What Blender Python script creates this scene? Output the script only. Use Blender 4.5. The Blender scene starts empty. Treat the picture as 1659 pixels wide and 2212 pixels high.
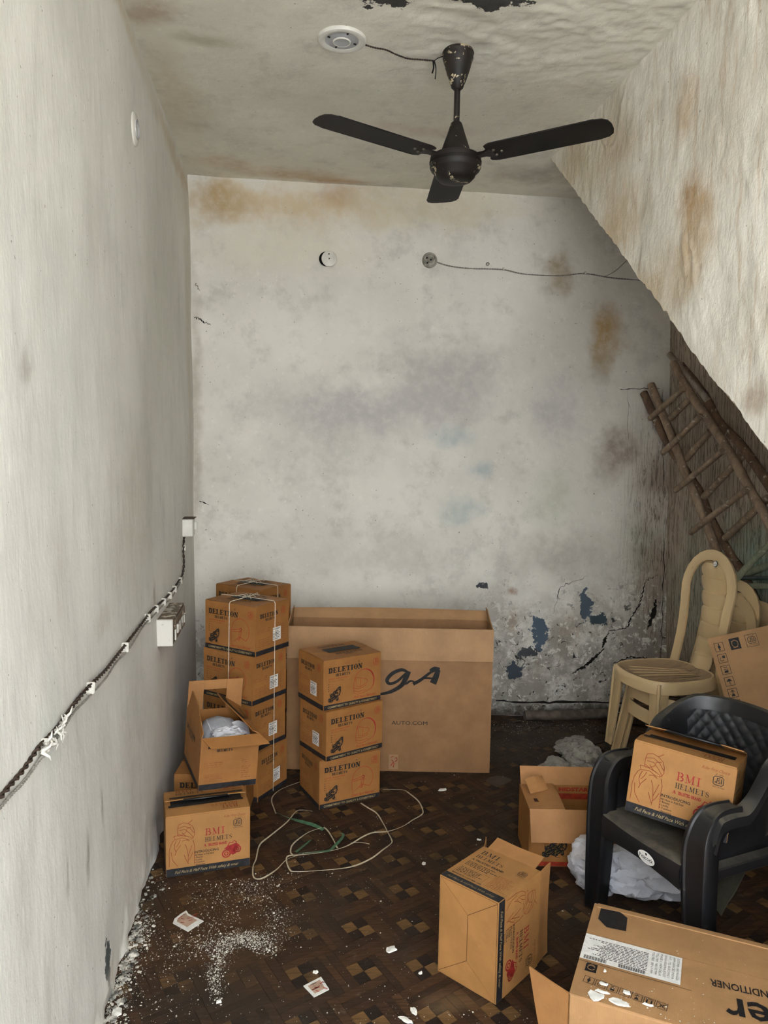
import bpy, math, random
import numpy as np
from mathutils import Vector, Matrix, noise

# ------------------------------------------------------------------ camera, sky, exposure
scene = bpy.context.scene
PI = math.pi
cam_data = bpy.data.cameras.new('camera')
cam_data.sensor_width = 36.0
cam_data.sensor_fit = 'AUTO'
cam_data.lens = 1660.0 / 2212.0 * 36.0
cam_data.clip_start = 0.02
cam_obj = bpy.data.objects.new('camera', cam_data)
scene.collection.objects.link(cam_obj)
cam_obj.location = (0, 0, 1.55)
cam_obj.rotation_euler = (PI / 2 - 0.08613, -0.01787, -0.12213)
scene.camera = cam_obj

world = bpy.data.worlds.new('world')
scene.world = world
world.use_nodes = True
wn = world.node_tree.nodes
wl = world.node_tree.links
wn.clear()
w_out = wn.new('ShaderNodeOutputWorld')
w_bg = wn.new('ShaderNodeBackground')
w_tc = wn.new('ShaderNodeTexCoord')
w_sep = wn.new('ShaderNodeSeparateXYZ')
w_rmp = wn.new('ShaderNodeValToRGB')
w_rmp.color_ramp.elements[0].position = 0.45
w_rmp.color_ramp.elements[0].color = (0.78, 0.84, 0.91, 1)
w_rmp.color_ramp.elements[1].position = 1.0
w_rmp.color_ramp.elements[1].color = (0.90, 0.96, 1.05, 1)
w_map = wn.new('ShaderNodeMapRange')
w_map.inputs['From Min'].default_value = -1
w_map.inputs['From Max'].default_value = 1
wl.new(w_tc.outputs['Generated'], w_sep.inputs[0])
wl.new(w_sep.outputs['Z'], w_map.inputs['Value'])
wl.new(w_map.outputs[0], w_rmp.inputs[0])
wl.new(w_rmp.outputs[0], w_bg.inputs['Color'])
w_bg.inputs['Strength'].default_value = 3.0
wl.new(w_bg.outputs[0], w_out.inputs[0])
# sun over the roof: it lights the street and the houses across, the shop itself stays in shade
sl_ = bpy.data.lights.new('sun', 'SUN')
sl_.energy = 4.2
sl_.angle = 0.02
sl_.color = (0.98, 0.985, 0.99)
so_ = bpy.data.objects.new('sun', sl_)
scene.collection.objects.link(so_)
so_.rotation_euler = (math.radians(-48), 0, math.radians(14))
scene.cycles.max_bounces = 8
scene.cycles.diffuse_bounces = 6
scene.cycles.glossy_bounces = 3
scene.cycles.use_adaptive_sampling = True
scene.cycles.adaptive_threshold = 0.08
scene.cycles.adaptive_min_samples = 16
scene.cycles.time_limit = 1050

scene.view_settings.view_transform = 'Standard'
scene.view_settings.look = 'None'
scene.view_settings.exposure = 1.86
scene.view_settings.gamma = 1.0
scene.view_settings.use_curve_mapping = False

# ------------------------------------------------------------------ object helpers
COL = scene.collection
random.seed(7)
RNG = np.random.default_rng(7)


def lin(c):
    if max(c) > 1.0:
        c = [v / 255.0 for v in c]
    return tuple(((v / 12.92) if v <= 0.04045 else ((v + 0.055) / 1.055) ** 2.4) for v in c)


def tag(o, label=None, cat=None, group=None, kind=None):
    if label: o['label'] = label
    if cat: o['category'] = cat
    if group: o['group'] = group
    if kind: o['kind'] = kind
    return o


def empty(name, loc=(0, 0, 0), rot=(0, 0, 0), mat=None):
    o = bpy.data.objects.new(name, None)
    o.empty_display_size = 0.05
    COL.objects.link(o)
    if mat is not None:
        o.matrix_world = mat
    else:
        o.location = loc
        o.rotation_euler = rot
    return o


def link(name, me, parent=None):
    o = bpy.data.objects.new(name, me)
    COL.objects.link(o)
    if parent is not None:
        o.parent = parent
    return o


def children(o):
    return [c for c in bpy.data.objects if c.parent == o]


def copy_tree(o, parent=None):
    c = o.copy()
    COL.objects.link(c)
    if parent is not None:
        c.parent = parent
    for ch in children(o):
        copy_tree(ch, c)
    return c


class MB:
    """collects faces; build() links them as one mesh object"""
    def __init__(s):
        s.v = []; s.f = []; s.m = []; s.T = Matrix.Identity(4); s.mi = 0

    def add(s, vs, fs):
        b = len(s.v)
        T = s.T
        for p in vs:
            s.v.append(tuple(T @ Vector(p)))
        for f in fs:
            s.f.append([b + i for i in f]); s.m.append(s.mi)
        return b

    def box(s, lo, hi):
        x0, y0, z0 = lo; x1, y1, z1 = hi
        s.add([(x0, y0, z0), (x1, y0, z0), (x1, y1, z0), (x0, y1, z0), (x0, y0, z1), (x1, y0, z1), (x1, y1, z1), (x0, y1, z1)],
              [(3, 2, 1, 0), (4, 5, 6, 7), (0, 1, 5, 4), (1, 2, 6, 5), (2, 3, 7, 6), (3, 0, 4, 7)])

    def cbox(s, lo, hi, b):
        """box with chamfered edges"""
        x0, y0, z0 = lo; x1, y1, z1 = hi
        vs = []; idx = {}
        for ix, x in enumerate((x0, x1)):
            for iy, y in enumerate((y0, y1)):
                for iz, z in enumerate((z0, z1)):
                    sx = b if ix == 0 else -b; sy = b if iy == 0 else -b; sz = b if iz == 0 else -b
                    idx[ix, iy, iz, 0] = len(vs); vs.append((x, y + sy, z + sz))
                    idx[ix, iy, iz, 1] = len(vs); vs.append((x + sx, y, z + sz))
                    idx[ix, iy, iz, 2] = len(vs); vs.append((x + sx, y + sy, z))
        fs = []
        def q(*k): fs.append([idx[a] for a in k])
        for i in (0, 1):
            q((i, 0, 0, 0), (i, 1, 0, 0), (i, 1, 1, 0), (i, 0, 1, 0))
            q((0, i, 0, 1), (1, i, 0, 1), (1, i, 1, 1), (0, i, 1, 1))
            q((0, 0, i, 2), (1, 0, i, 2), (1, 1, i, 2), (0, 1, i, 2))
            for j in (0, 1):
                q((i, j, 0, 0), (i, j, 1, 0), (i, j, 1, 1), (i, j, 0, 1))
                q((i, 0, j, 0), (i, 1, j, 0), (i, 1, j, 2), (i, 0, j, 2))
                q((0, i, j, 1), (1, i, j, 1), (1, i, j, 2), (0, i, j, 2))
                for k in (0, 1):
                    q((i, j, k, 0), (i, j, k, 1), (i, j, k, 2))
        s.add(vs, fs)

    def tube(s, pts, r, n=8, cap=True, flat=1.0, up=(0, 0, 1)):
        pts = [Vector(p) for p in pts]
        m = len(pts)
        rs = r if isinstance(r, (list, tuple)) else [r] * m
        vs = []
        prev = None
        for i, p in enumerate(pts):
            t = (pts[min(i + 1, m - 1)] - pts[max(i - 1, 0)])
            if t.length < 1e-9: t = Vector((0, 0, 1))
            t.normalize()
            if prev is None:
                u = Vector(up)
                if abs(u.dot(t)) > 0.95: u = Vector((1, 0, 0)) if abs(t.x) < 0.9 else Vector((0, 1, 0))
            else:
                u = prev
            u = (u - t * u.dot(t)).normalized()
            w = t.cross(u)
            prev = u
            for k in range(n):
                a = 2 * PI * k / n
                vs.append(p + w * math.cos(a) * rs[i] + u * math.sin(a) * rs[i] * flat)
        fs = []
        for i in range(m - 1):
            for k in range(n):
                k2 = (k + 1) % n
                fs.append((i * n + k, i * n + k2, (i + 1) * n + k2, (i + 1) * n + k))
        if cap:
            fs.append(tuple(range(n - 1, -1, -1)))
            fs.append(tuple((m - 1) * n + k for k in range(n)))
        s.add(vs, fs)

    def sweep(s, pts, prof, ups, cap=True, closed=False):
        """profile: list of (a,b), or a list of profiles per point; a along side, b along up"""
        pts = [Vector(p) for p in pts]; m = len(pts)
        vs = []
        n = len(prof[0]) if isinstance(prof[0][0], (list, tuple)) else len(prof)
        for i, p in enumerate(pts):
            if closed:
                t = pts[(i + 1) % m] - pts[(i - 1) % m]
            else:
                t = pts[min(i + 1, m - 1)] - pts[max(i - 1, 0)]
            t.normalize()
            u = Vector(ups[i] if isinstance(ups, list) else ups)
            u = (u - t * u.dot(t)).normalized()
            w = t.cross(u)
            pr = prof[i] if isinstance(prof[0][0], (list, tuple)) else prof
            for a, b in pr: vs.append(p + w * a + u * b)
        fs = []
        for i in range(m if closed else m - 1):
            j = (i + 1) % m
            for k in range(n):
                k2 = (k + 1) % n
                fs.append((i * n + k, i * n + k2, j * n + k2, j * n + k))
        if cap and not closed:
            fs.append(tuple(range(n - 1, -1, -1)))
            fs.append(tuple((m - 1) * n + k for k in range(n)))
        s.add(vs, fs)

    def lathe(s, prof, n=24, c=(0, 0, 0), cap=False):
        vs = []
        for r, z in prof:
            for k in range(n):
                a = 2 * PI * k / n
                vs.append((c[0] + r * math.cos(a), c[1] + r * math.sin(a), c[2] + z))
        fs = []
        m = len(prof)
        for i in range(m - 1):
            for k in range(n):
                k2 = (k + 1) % n
                fs.append((i * n + k, i * n + k2, (i + 1) * n + k2, (i + 1) * n + k))
        if cap:
            fs.append(tuple(range(n - 1, -1, -1)))
            fs.append(tuple((m - 1) * n + k for k in range(n)))
        s.add(vs, fs)

    def grid(s, P, close_u=False):
        """P[i][j] array of points"""
        m = len(P); n = len(P[0])
        vs = [p for row in P for p in row]
        fs = []
        for i in range(m if close_u else m - 1):
            i2 = (i + 1) % m
            for j in range(n - 1):
                fs.append((i * n + j, i2 * n + j, i2 * n + j + 1, i * n + j + 1))
        s.add(vs, fs)

    def prism(s, poly, z0, z1):
        n = len(poly)
        vs = [(x, y, z0) for x, y in poly] + [(x, y, z1) for x, y in poly]
        fs = [tuple(range(n - 1, -1, -1)), tuple(range(n, 2 * n))]
        for k in range(n):
            k2 = (k + 1) % n
            fs.append((k, k2, n + k2, n + k))
        s.add(vs, fs)

    def mesh(s, name, mats, smooth=False, fix=False):
        me = bpy.data.meshes.new(name)
        me.from_pydata(s.v, [], s.f)
        if not isinstance(mats, (list, tuple)): mats = [mats]
        for m in mats: me.materials.append(m)
        if len(mats) > 1:
            me.polygons.foreach_set('material_index', s.m)
        if fix:
            import bmesh
            bm = bmesh.new(); bm.from_mesh(me)
            bmesh.ops.recalc_face_normals(bm, faces=bm.faces)
            bm.to_mesh(me); bm.free()
        if smooth:
            me.polygons.foreach_set('use_smooth', [True] * len(me.polygons))
            if smooth is not True:
                try: me.set_sharp_from_angle(angle=math.radians(smooth))
                except Exception: pass
        me.update()
        return me

    def build(s, name, mats, parent=None, smooth=False, fix=False):
        return link(name, s.mesh(name, mats, smooth, fix), parent)


# vectorised value noise
def _hash(ix, iy, seed):
    h = (ix.astype(np.int64) * 374761393 + iy.astype(np.int64) * 668265263 + seed * 974711) & 0x7fffffff
    h = ((h ^ (h >> 13)) * 1274126177) & 0x7fffffff
    h = h ^ (h >> 16)
    return (h & 0xffff) / 65535.0


def vnoise(x, y, seed=0):
    ix = np.floor(x); iy = np.floor(y)
    fx = x - ix; fy = y - iy
    fx = fx * fx * (3 - 2 * fx); fy = fy * fy * (3 - 2 * fy)
    a = _hash(ix, iy, seed); b = _hash(ix + 1, iy, seed); c = _hash(ix, iy + 1, seed); d = _hash(ix + 1, iy + 1, seed)
    return (a * (1 - fx) + b * fx) * (1 - fy) + (c * (1 - fx) + d * fx) * fy


def fbm(x, y, oct=4, seed=0):
    r = 0; a = 0.5; t = 0
    for k in range(oct):
        r = r + a * vnoise(x, y, seed + k * 17); t += a
        x = x * 2.03 + 5.1; y = y * 2.03 + 3.7; a *= 0.5
    return r / t - 0.5


# ------------------------------------------------------------------ materials
class NT:
    def __init__(s, name):
        s.m = bpy.data.materials.new(name); s.m.use_nodes = True
        s.n = s.m.node_tree.nodes; s.l = s.m.node_tree.links
        s.n.clear()
        s.out = s.n.new('ShaderNodeOutputMaterial')
        s.b = s.n.new('ShaderNodeBsdfPrincipled')
        s.l.new(s.b.outputs[0], s.out.inputs[0])

    def N(s, t, **k):
        n = s.n.new(t)
        for a, b in k.items(): setattr(n, a, b)
        return n

    def put(s, sock, v):
        if v is None: return
        if hasattr(v, 'node'): s.l.new(v, sock)
        else:
            if sock.type == 'RGBA' and len(v) == 3: v = (*v, 1)
            sock.default_value = v

    def math(s, op, a, b=0.0, c=0.0, clamp=False):
        n = s.N('ShaderNodeMath', operation=op, use_clamp=clamp)
        s.put(n.inputs[0], a); s.put(n.inputs[1], b)
        if len(n.inputs) > 2: s.put(n.inputs[2], c)
        return n.outputs[0]

    def vmath(s, op, a, b=(0, 0, 0)):
        n = s.N('ShaderNodeVectorMath', operation=op)
        s.put(n.inputs[0], a)
        if not hasattr(b, 'node') and not isinstance(b, (tuple, list)):
            n.inputs['Scale'].default_value = b
        else: s.put(n.inputs[1], b)
        return n.outputs['Value'] if op in ('LENGTH', 'DOT_PRODUCT') else n.outputs[0]

    def pos(s): 
        if not hasattr(s, '_p'): s._p = s.N('ShaderNodeNewGeometry').outputs['Position']
        return s._p

    def obj(s): 
        if not hasattr(s, '_o'): s._o = s.N('ShaderNodeTexCoord').outputs['Object']
        return s._o

    def scale(s, v, sc):
        n = s.N('ShaderNodeVectorMath', operation='MULTIPLY'); s.put(n.inputs[0], v); n.inputs[1].default_value = sc
        return n.outputs[0]

    def noise(s, v, sc, det=4, rough=0.55, dist=0.0, color=False):
        n = s.N('ShaderNodeTexNoise'); s.put(n.inputs['Vector'], v)
        n.inputs['Scale'].default_value = sc; n.inputs['Detail'].default_value = det
        n.inputs['Roughness'].default_value = rough; n.inputs['Distortion'].default_value = dist
        return n.outputs['Color'] if color else n.outputs[0]

    def voro(s, v, sc, feat='F1'):
        n = s.N('ShaderNodeTexVoronoi', feature=feat); s.put(n.inputs['Vector'], v); n.inputs['Scale'].default_value = sc
        return n.outputs['Distance']

    def smooth(s, v, a, b, lo=0.0, hi=1.0):
        n = s.N('ShaderNodeMapRange', interpolation_type='SMOOTHSTEP')
        s.put(n.inputs[0], v); n.inputs[1].default_value = a; n.inputs[2].default_value = b
        n.inputs[3].default_value = lo; n.inputs[4].default_value = hi
        return n.outputs[0]

    def mix(s, f, a, b, mode='MIX'):
        n = s.N('ShaderNodeMix', data_type='RGBA', blend_type=mode)
        s.put(n.inputs[0], f); s.put(n.inputs[6], a); s.put(n.inputs[7], b)
        return n.outputs[2]

    def bump(s, h, st=0.3, d=0.01, prev=None):
        n = s.N('ShaderNodeBump'); s.put(n.inputs['Height'], h)
        n.inputs['Strength'].default_value = st; n.inputs['Distance'].default_value = d
        if prev is not None: s.l.new(prev, n.inputs['Normal'])
        return n.outputs[0]

    def fin(s, col, rough=0.8, normal=None, metallic=0.0, spec=0.3):
        s.put(s.b.inputs['Base Color'], col); s.put(s.b.inputs['Roughness'], rough)
        s.b.inputs['Metallic'].default_value = metallic
        s.b.inputs['Specular IOR Level'].default_value = spec
        if normal is not None: s.l.new(normal, s.b.inputs['Normal'])
        return s.m


def simple(name, col, rough=0.7, var=0.12, sc=20, bump=0.0, spec=0.3, metallic=0.0, stretch=(1, 1, 1)):
    t = NT(name)
    c = lin(col)
    v = t.scale(t.obj(), stretch)
    n = t.noise(v, sc, 4)
    d = tuple(x * (1 - var * 2) for x in c); e = tuple(min(1, x * (1 + var)) for x in c)
    colr = t.mix(t.smooth(n, 0.3, 0.7), d, e)
    nm = t.bump(n, bump, 0.003) if bump else None
    return t.fin(colr, rough, nm, metallic, spec)


def stains(t, col, coord, items):
    """items: centre (3), radius (3), colour srgb, strength, hard, noise scale"""
    wob = t.noise(coord, 5.0, 3, 0.6, color=True)
    wob2 = t.vmath('SUBTRACT', wob, (0.5, 0.5, 0.5))
    brk = t.noise(coord, 22.0, 4, 0.65)
    cache = {}
    for c, r, rgb, st, hard in items:
        amp = 2.0 * min([x for x in r if x < 5] or [0.1]) + 0.03
        key = round(amp, 2)
        if key not in cache:
            n = t.N('ShaderNodeVectorMath', operation='SCALE'); t.l.new(wob2, n.inputs[0]); n.inputs['Scale'].default_value = amp
            cache[key] = t.vmath('ADD', coord, n.outputs[0])
        p = t.vmath('SUBTRACT', cache[key], c)
        p = t.scale(p, tuple(1.0 / x for x in r))
        d = t.vmath('LENGTH', p)
        if hard:
            d = t.math('ADD', d, t.math('MULTIPLY', t.math('SUBTRACT', brk, 0.5), 3.2))
            m = t.smooth(d, 0.98, 0.86, 0.0, st)
        else:
            m = t.smooth(d, 1.25, 0.15, 0.0, st)
            m = t.math('MULTIPLY', m, t.smooth(brk, 0.2, 0.65, 0.45, 1.0))
        col = t.mix(m, col, lin(rgb))
    return col

# plaster of the walls and the ceiling
def plaster(name, a, b, items, sc=2.2, streak=(1, 1, 1), bumpk=1.0, n2k=0.42, extra=None):
    t = NT(name)
    p = t.pos()
    n1 = t.noise(p, sc, 4, 0.6)
    col = t.mix(t.smooth(n1, 0.32, 0.68), lin(a), lin(b))
    n2 = t.noise(t.scale(p, streak), 6.5, 6, 0.72)
    col = t.mix(t.smooth(n2, 0.48, 0.72, 0, n2k), col, lin(tuple(x * 0.80 for x in a)))
    n3 = t.noise(t.scale(p, streak), 30, 3, 0.7)
    col = t.mix(t.smooth(n3, 0.58, 0.75, 0, 0.25), col, lin(tuple(min(255, x * 1.12) for x in b)))
    speck = t.noise(p, 70, 2, 0.5)
    col = t.mix(t.smooth(speck, 0.735, 0.77, 0, 0.7), col, lin((90, 84, 76)))
    col = stains(t, col, p, items)
    if extra: col = extra(t, col, p)
    h = t.noise(t.scale(p, streak), 14, 6, 0.68)
    nm = t.bump(h, 0.25 * bumpk, 0.014)
    return t.fin(col, 0.75, nm, spec=0.25)


TAN = (206, 180, 136); OCH = (178, 146, 92); GRY = (150, 146, 142)
OO = 9.0


def B(x, z, rx, rz, c, st, hard=False): return ((x, 4.22, z), (rx, OO, rz), c, st, hard)
def S(y, z, ry, rz, c, st, hard=False): return ((1.233, y, z), (OO, ry, rz), c, st, hard)
def L(y, z, ry, rz, c, st, hard=False): return ((-0.52, y, z), (OO, ry, rz), c, st, hard)
def K(x, y, rx, ry, c, st, hard=False): return ((x, y, 2.93), (rx, ry, OO), c, st, hard)


def back_extra(t, col, p):
    sep = t.N('ShaderNodeSeparateXYZ'); t.l.new(p, sep.inputs[0])
    X, Z = sep.outputs['X'], sep.outputs['Z']
    # long fine vertical roots and cracks towards the right corner
    w = t.smooth(X, 1.80, 2.16)
    zt = t.smooth(Z, 2.05, 1.4)
    w = t.math('MULTIPLY', w, zt)
    ln = t.noise(t.scale(p, (60, 1, 4.0)), 1.0, 5, 0.6, 0.6)
    ln = t.math('ABSOLUTE', t.math('SUBTRACT', ln, 0.5))
    m = t.math('MULTIPLY', t.smooth(ln, 0.035, 0.0), w)
    dark = t.math('MULTIPLY', w, t.smooth(t.noise(p, 4, 5), 0.25, 0.6, 0.35, 0.95))
    col = t.mix(dark, col, lin((148, 132, 116)))
    col = t.mix(t.math('MULTIPLY', m, 0.8), col, lin((52, 42, 34)))
    # damp flaking lower wall
    zz = t.smooth(t.math('ADD', t.math('SUBTRACT', Z, t.smooth(X, .7, 1.9, 0, .22)), t.math('MULTIPLY', t.noise(p, 3, 3), 0.6)), 1.1, 0.6)
    col = t.mix(t.math('MULTIPLY', zz, t.smooth(t.noise(p, 7, 6, 0.7), 0.35, 0.6, 0.0, 0.85)), col, lin((150, 144, 133)))
    fl = t.noise(p, 26, 6, 0.72, 0.5)
    col = t.mix(t.math('MULTIPLY', zz, t.smooth(fl, 0.54, 0.60)), col, lin((222, 220, 211)))
    fl2 = t.noise(p, 19, 6, 0.75, 0.8)
    col = t.mix(t.math('MULTIPLY', zz, t.smooth(fl2, 0.585, 0.62)), col, lin((44, 42, 40)))
    fl3 = t.noise(t.vmath('ADD', p, (3.3, 0, 1.1)), 13, 6, 0.7, 0.3)
    col = t.mix(t.math('MULTIPLY', zz, t.smooth(fl3, 0.60, 0.68, 0, 0.6)), col, lin((128, 98, 72)))
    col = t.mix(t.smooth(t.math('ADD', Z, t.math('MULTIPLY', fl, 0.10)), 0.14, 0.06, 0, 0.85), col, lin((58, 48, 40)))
    return stains(t, col, p, [
    B(1.44, .48, .050, .105, (84, 98, 112), 1, True), B(1.71, .64, .035, .085, (84, 96, 108), 1, True), B(1.3, .26, .045, .05, (70, 78, 88), 1, True),
    B(1.80, .56, .055, .032, (66, 78, 86), 1, True), B(1.09, .77, .036, .020, (70, 72, 76), 1, True), B(1.38, .36, .06, .03, (74, 76, 80), 1, True),])


M_back = plaster('back_wall_plaster', (216, 212, 203), (230, 226, 217), [
    B(-.07, 2.80, .62, .14, TAN, .75), B(-.36, 2.80, .20, .12, (176, 150, 108), .75), B(.25, 2.87, .14, .09, (178, 138, 96), .85),
    B(.6, 2.84, .9, .14, (214, 200, 168), .6), B(.0, 2.58, .5, .16, (226, 218, 196), .6), B(.3, 2.2, .5, .2, (226, 224, 212), .5),
    B(1.47, 2.53, .09, .15, (158, 138, 102), .8), B(1.77, 2.2, .12, .20, OCH, .9), B(1.75, 2.02, .10, .12, (170, 148, 112), .7),
    B(.85, 1.94, .46, .26, (176, 173, 171), .75), B(.39, 1.74, .7, .17, (178, 175, 175), .8), B(.2, 1.5, .35, .2, (188, 186, 182), .6), B(.9, 1.6, .16, .08, (176, 188, 188), .75), B(1.07, 1.44, .09, .07, (168, 184, 186), .7),
    B(.97, 1.2, .17, .09, (180, 194, 190), .7), B(1.48, 1.26, .16, .17, (192, 196, 174), .6), B(1.86, 1.53, .17, .17, (146, 128, 112), .8),
    B(1.5, 1.75, .2, .2, (186, 182, 184), .6), B(2.08, .97, .16, .22, (140, 156, 138), .75), B(1.55, .95, .4, .16, (176, 170, 160), .6), B(.5, .95, .5, .16, (188, 184, 176), .5),
    B(1.27, .73, .04, .03, (150, 100, 56), .8),
    B(1.27, .55, .04, .10, (160, 118, 76), .7), B(1.60, .50, .10, .14, (150, 112, 80), .55), B(1.05, .35, .09, .35, (96, 88, 80), .6), B(-.5, 1.7, .04, .9, (150, 140, 120), .5),  # tall dark patch beside the tall carton, narrow darker strip at the left corner
], sc=2.0, extra=back_extra)


def string_extra(t, col, p):
    # rust runs, stretched down the wall
    r = t.noise(t.scale(p, (1, 26, 4.0)), 1.0, 5, 0.65, 0.3)
    big = t.noise(p, 2.4, 3)
    col = t.mix(t.math('MULTIPLY', t.smooth(r, 0.50, 0.66, 0, 0.50), t.smooth(big, 0.36, 0.56)), col, lin((188, 164, 132)))
    return col


M_stringer = plaster('stair_wall_plaster', (220, 214, 202), (234, 229, 219), [
    S(2.97, 2.72, .24, .2, (190, 170, 138), .7), S(2.33, 2.3, .13, .13, (176, 142, 100), .95), S(2.9, 2.42, .26, .16, (196, 172, 134), .8),
    S(2.28, 2.16, .16, .15, (188, 164, 128), .8), S(2.17, 2.5, .22, .2, (206, 198, 184), .5), S(2.59, 2.1, .22, .12, (196, 176, 142), .8), S(2.40, 2.62, .08, .12, (192, 164, 128), .7),
    S(1.94, 1.7, .08, .05, (150, 124, 100), .7), S(3.3, 2.75, .25, .2, (204, 192, 164), .7), S(2.5, 1.98, .12, .07, (206, 186, 140), .8), S(3.4, 2.8, .2, .14, (196, 180, 148), .6)],
    sc=3.0, streak=(1, 1.3, 0.75), n2k=.45, bumpk=2.2, extra=string_extra)

M_left = plaster('left_wall_plaster', (214, 212, 205), (227, 225, 218), [
    L(2.18, 1.05, .1, .05, (196, 190, 176), .6), L(2.6, 1.3, .4, .3, (206, 200, 186), .6), L(1.79, 1.24, .08, .2, (200, 196, 184), .6), L(1.9, 1.7, .3, .5, (210, 214, 206), .5),
    L(2.08, .08, .035, .09, (84, 90, 90), 1, True), L(1.94, .5, .022, .08, (130, 124, 112), .7), L(2.1, .55, .014, .06, (134, 126, 110), .6),
    L(3.3, 2.0, .5, .6, (206, 204, 190), .6), L(2.97, .97, .04, .05, (140, 120, 96), .6), L(4.1, 2.0, .12, 1.2, (196, 188, 168), .6), L(3.8, 2.86, .8, .06, (196, 178, 148), .7), L(2.4, 2.9, .8, .05, (198, 182, 154), .7),
    L(1.62, 1.7, .05, .04, (150, 142, 130), .6), L(2.0, .04, .8, .05, (216, 212, 202), .8), L(2.5, .5, .2, .5, (198, 194, 186), .6), L(1.75, .55, .014, .06, (140, 134, 124), .5), L(1.66, .95, .08, .14, (190, 196, 190), .5), L(2.9, 1.5, .12, .4, (196, 194, 184), .6)], sc=1.6, streak=(1, 1.4, 0.5), n2k=.28, bumpk=1.0)

M_ceil = plaster('ceiling_plaster', (222, 217, 203), (232, 228, 214), [
    K(.284, 2.49, .07, .06, (64, 62, 60), 1, True), K(.60, 2.43, .12, .07, (70, 68, 66), 1, True), K(-.29, 2.84, .14, .05, (176, 170, 146), .7),
    K(-.45, 2.68, .1, .1, (176, 152, 128), .8), K(.54, 3.45, .35, .08, (206, 184, 172), .6), K(1.22, 3.9, .22, .18, (176, 166, 152), .8), K(.0, 4.12, .35, .10, (194, 168, 130), .8),
    K(-.34, 4.0, .2, .12, (200, 178, 146), .6), K(-.45, 3.3, .12, .5, (200, 184, 156), .6), K(.2, 3.2, .5, .3, (212, 210, 190), .5), K(.25, 4.17, .2, .05, (190, 150, 110), .7)],
    sc=2.4, bumpk=1.0)


def under_extra(t, col, p):
    ln = t.noise(t.scale(p, (1, 46, 3.4)), 1.0, 5, 0.62, 0.6)
    m = t.smooth(t.math('ABSOLUTE', t.math('SUBTRACT', ln, 0.5)), 0.05, 0.0)
    col = t.mix(t.math('MULTIPLY', m, 0.75), col, lin((54, 44, 36)))
    return col


M_right = plaster('right_wall_damp_shaded_plaster', (158, 144, 126), (180, 166, 148), [
    ((2.2, 3.2, .98), (OO, .5, .28), (142, 176, 160), .85, False), ((2.2, 3.9, .8), (OO, .3, .4), (150, 160, 142), .6, False), ((2.2, 3.0, 1.9), (OO, .8, .35), (122, 100, 82), .85, False)],  # last item: shade below the stair edge painted as a brown patch
    sc=3.0, streak=(1, 3, 0.6), bumpk=1.8, extra=under_extra)
M_floorbase = simple('dark_subfloor', (46, 36, 29), 0.85, 0.2, 9, 0.2)


# ------------------------------------------------------------------ the room
def wallgrid(name, P0, U, V, nu, nv, disp, mat, nrm=None):
    P0 = np.array(P0, float); U = np.array(U, float); V = np.array(V, float)
    n = np.cross(U, V); n /= np.linalg.norm(n)
    if nrm is not None and n @ np.array(nrm) < 0: n = -n
    a = np.linspace(0, 1, nu); b = np.linspace(0, 1, nv)
    A, Bb = np.meshgrid(a, b, indexing='ij')
    lu = np.linalg.norm(U); lv = np.linalg.norm(V)
    D = disp(A * lu, Bb * lv)
    P = P0 + A[..., None] * U + Bb[..., None] * V + D[..., None] * n
    vs = P.reshape(-1, 3)
    i = np.arange(nu - 1)[:, None] * nv + np.arange(nv - 1)[None, :]
    i = i.reshape(-1)
    fs = np.stack([i, i + nv, i + nv + 1, i + 1], 1)
    c = np.cross(U, V)
    if c @ n < 0: fs = fs[:, ::-1]
    me = bpy.data.meshes.new(name)
    me.from_pydata(vs.tolist(), [], fs.tolist())
    me.materials.append(mat)
    me.polygons.foreach_set('use_smooth', [True] * len(me.polygons))
    me.update()
    return me


def slab(mb, lo, hi): mb.box(lo, hi)


H = 2.929; YB = 4.22; XS = 1.233; YF = -0.7
def d_back(u, v):
    z = v; x = u - 0.53
    d = fbm(u * 2.2, v * 2.2, 5, 3) * 0.014 + fbm(u * 14, v * 9, 4, 9) * 0.003
    low = np.clip((0.85 - z) / 0.6, 0, 1)
    fl = fbm(u * 9, v * 9, 5, 21)
    d = d + low * (np.clip(fl * 6, -1, 1) * 0.004 + fbm(u * 25, v * 25, 3, 5) * 0.006)
    d = d - 0.012 * np.clip((0.10 - z) / 0.05, 0, 1) * np.clip(fbm(u * 6, v * 0, 3, 8) * 4 + 0.3, 0, 1)
    return d
o = link('wall_back', wallgrid('wall_back', (-0.60, YB, 0), (2.95, 0, 0), (0, 0, H + .03), 360, 360, d_back, M_back, (0, -1, 0)))
tag(o, 'stained white plaster back wall, flaking near the floor', kind='structure')
wall_back = o


def d_left(u, v):
    d = fbm(u * 1.8, v * 1.2, 5, 33) * 0.02 + fbm(u * 8, v * 3, 3, 39) * 0.0025
    low = np.clip((0.13 - v) / 0.13, 0, 1)
    d = d + low * fbm(u * 16, v * 14, 4, 6) * 0.03 + 0.006 * low
    return d
o = link('wall_left', wallgrid('wall_left', (-0.492, YF, 0), (0, YB - YF + .05, 0), (-0.040, 0, H + .03), 420, 260, d_left, M_left, (1, 0, 0)))
tag(o, 'long pale grey plaster left wall with scratches', kind='structure')
wall_left = o
o = link('wall_right', wallgrid('wall_right', (2.233, YF, 0), (0, YB - YF + .05, 0), (-0.109, 0, H + .03), 220, 160,
         lambda u, v: fbm(u * 2, v * 2, 5, 50) * 0.02 + fbm(u * 24, v * 3, 4, 52) * 0.006, M_right, (-1, 0, 0)))
tag(o, 'damp brown and green plaster right wall, shade painted in under the stair', kind='structure')


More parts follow.
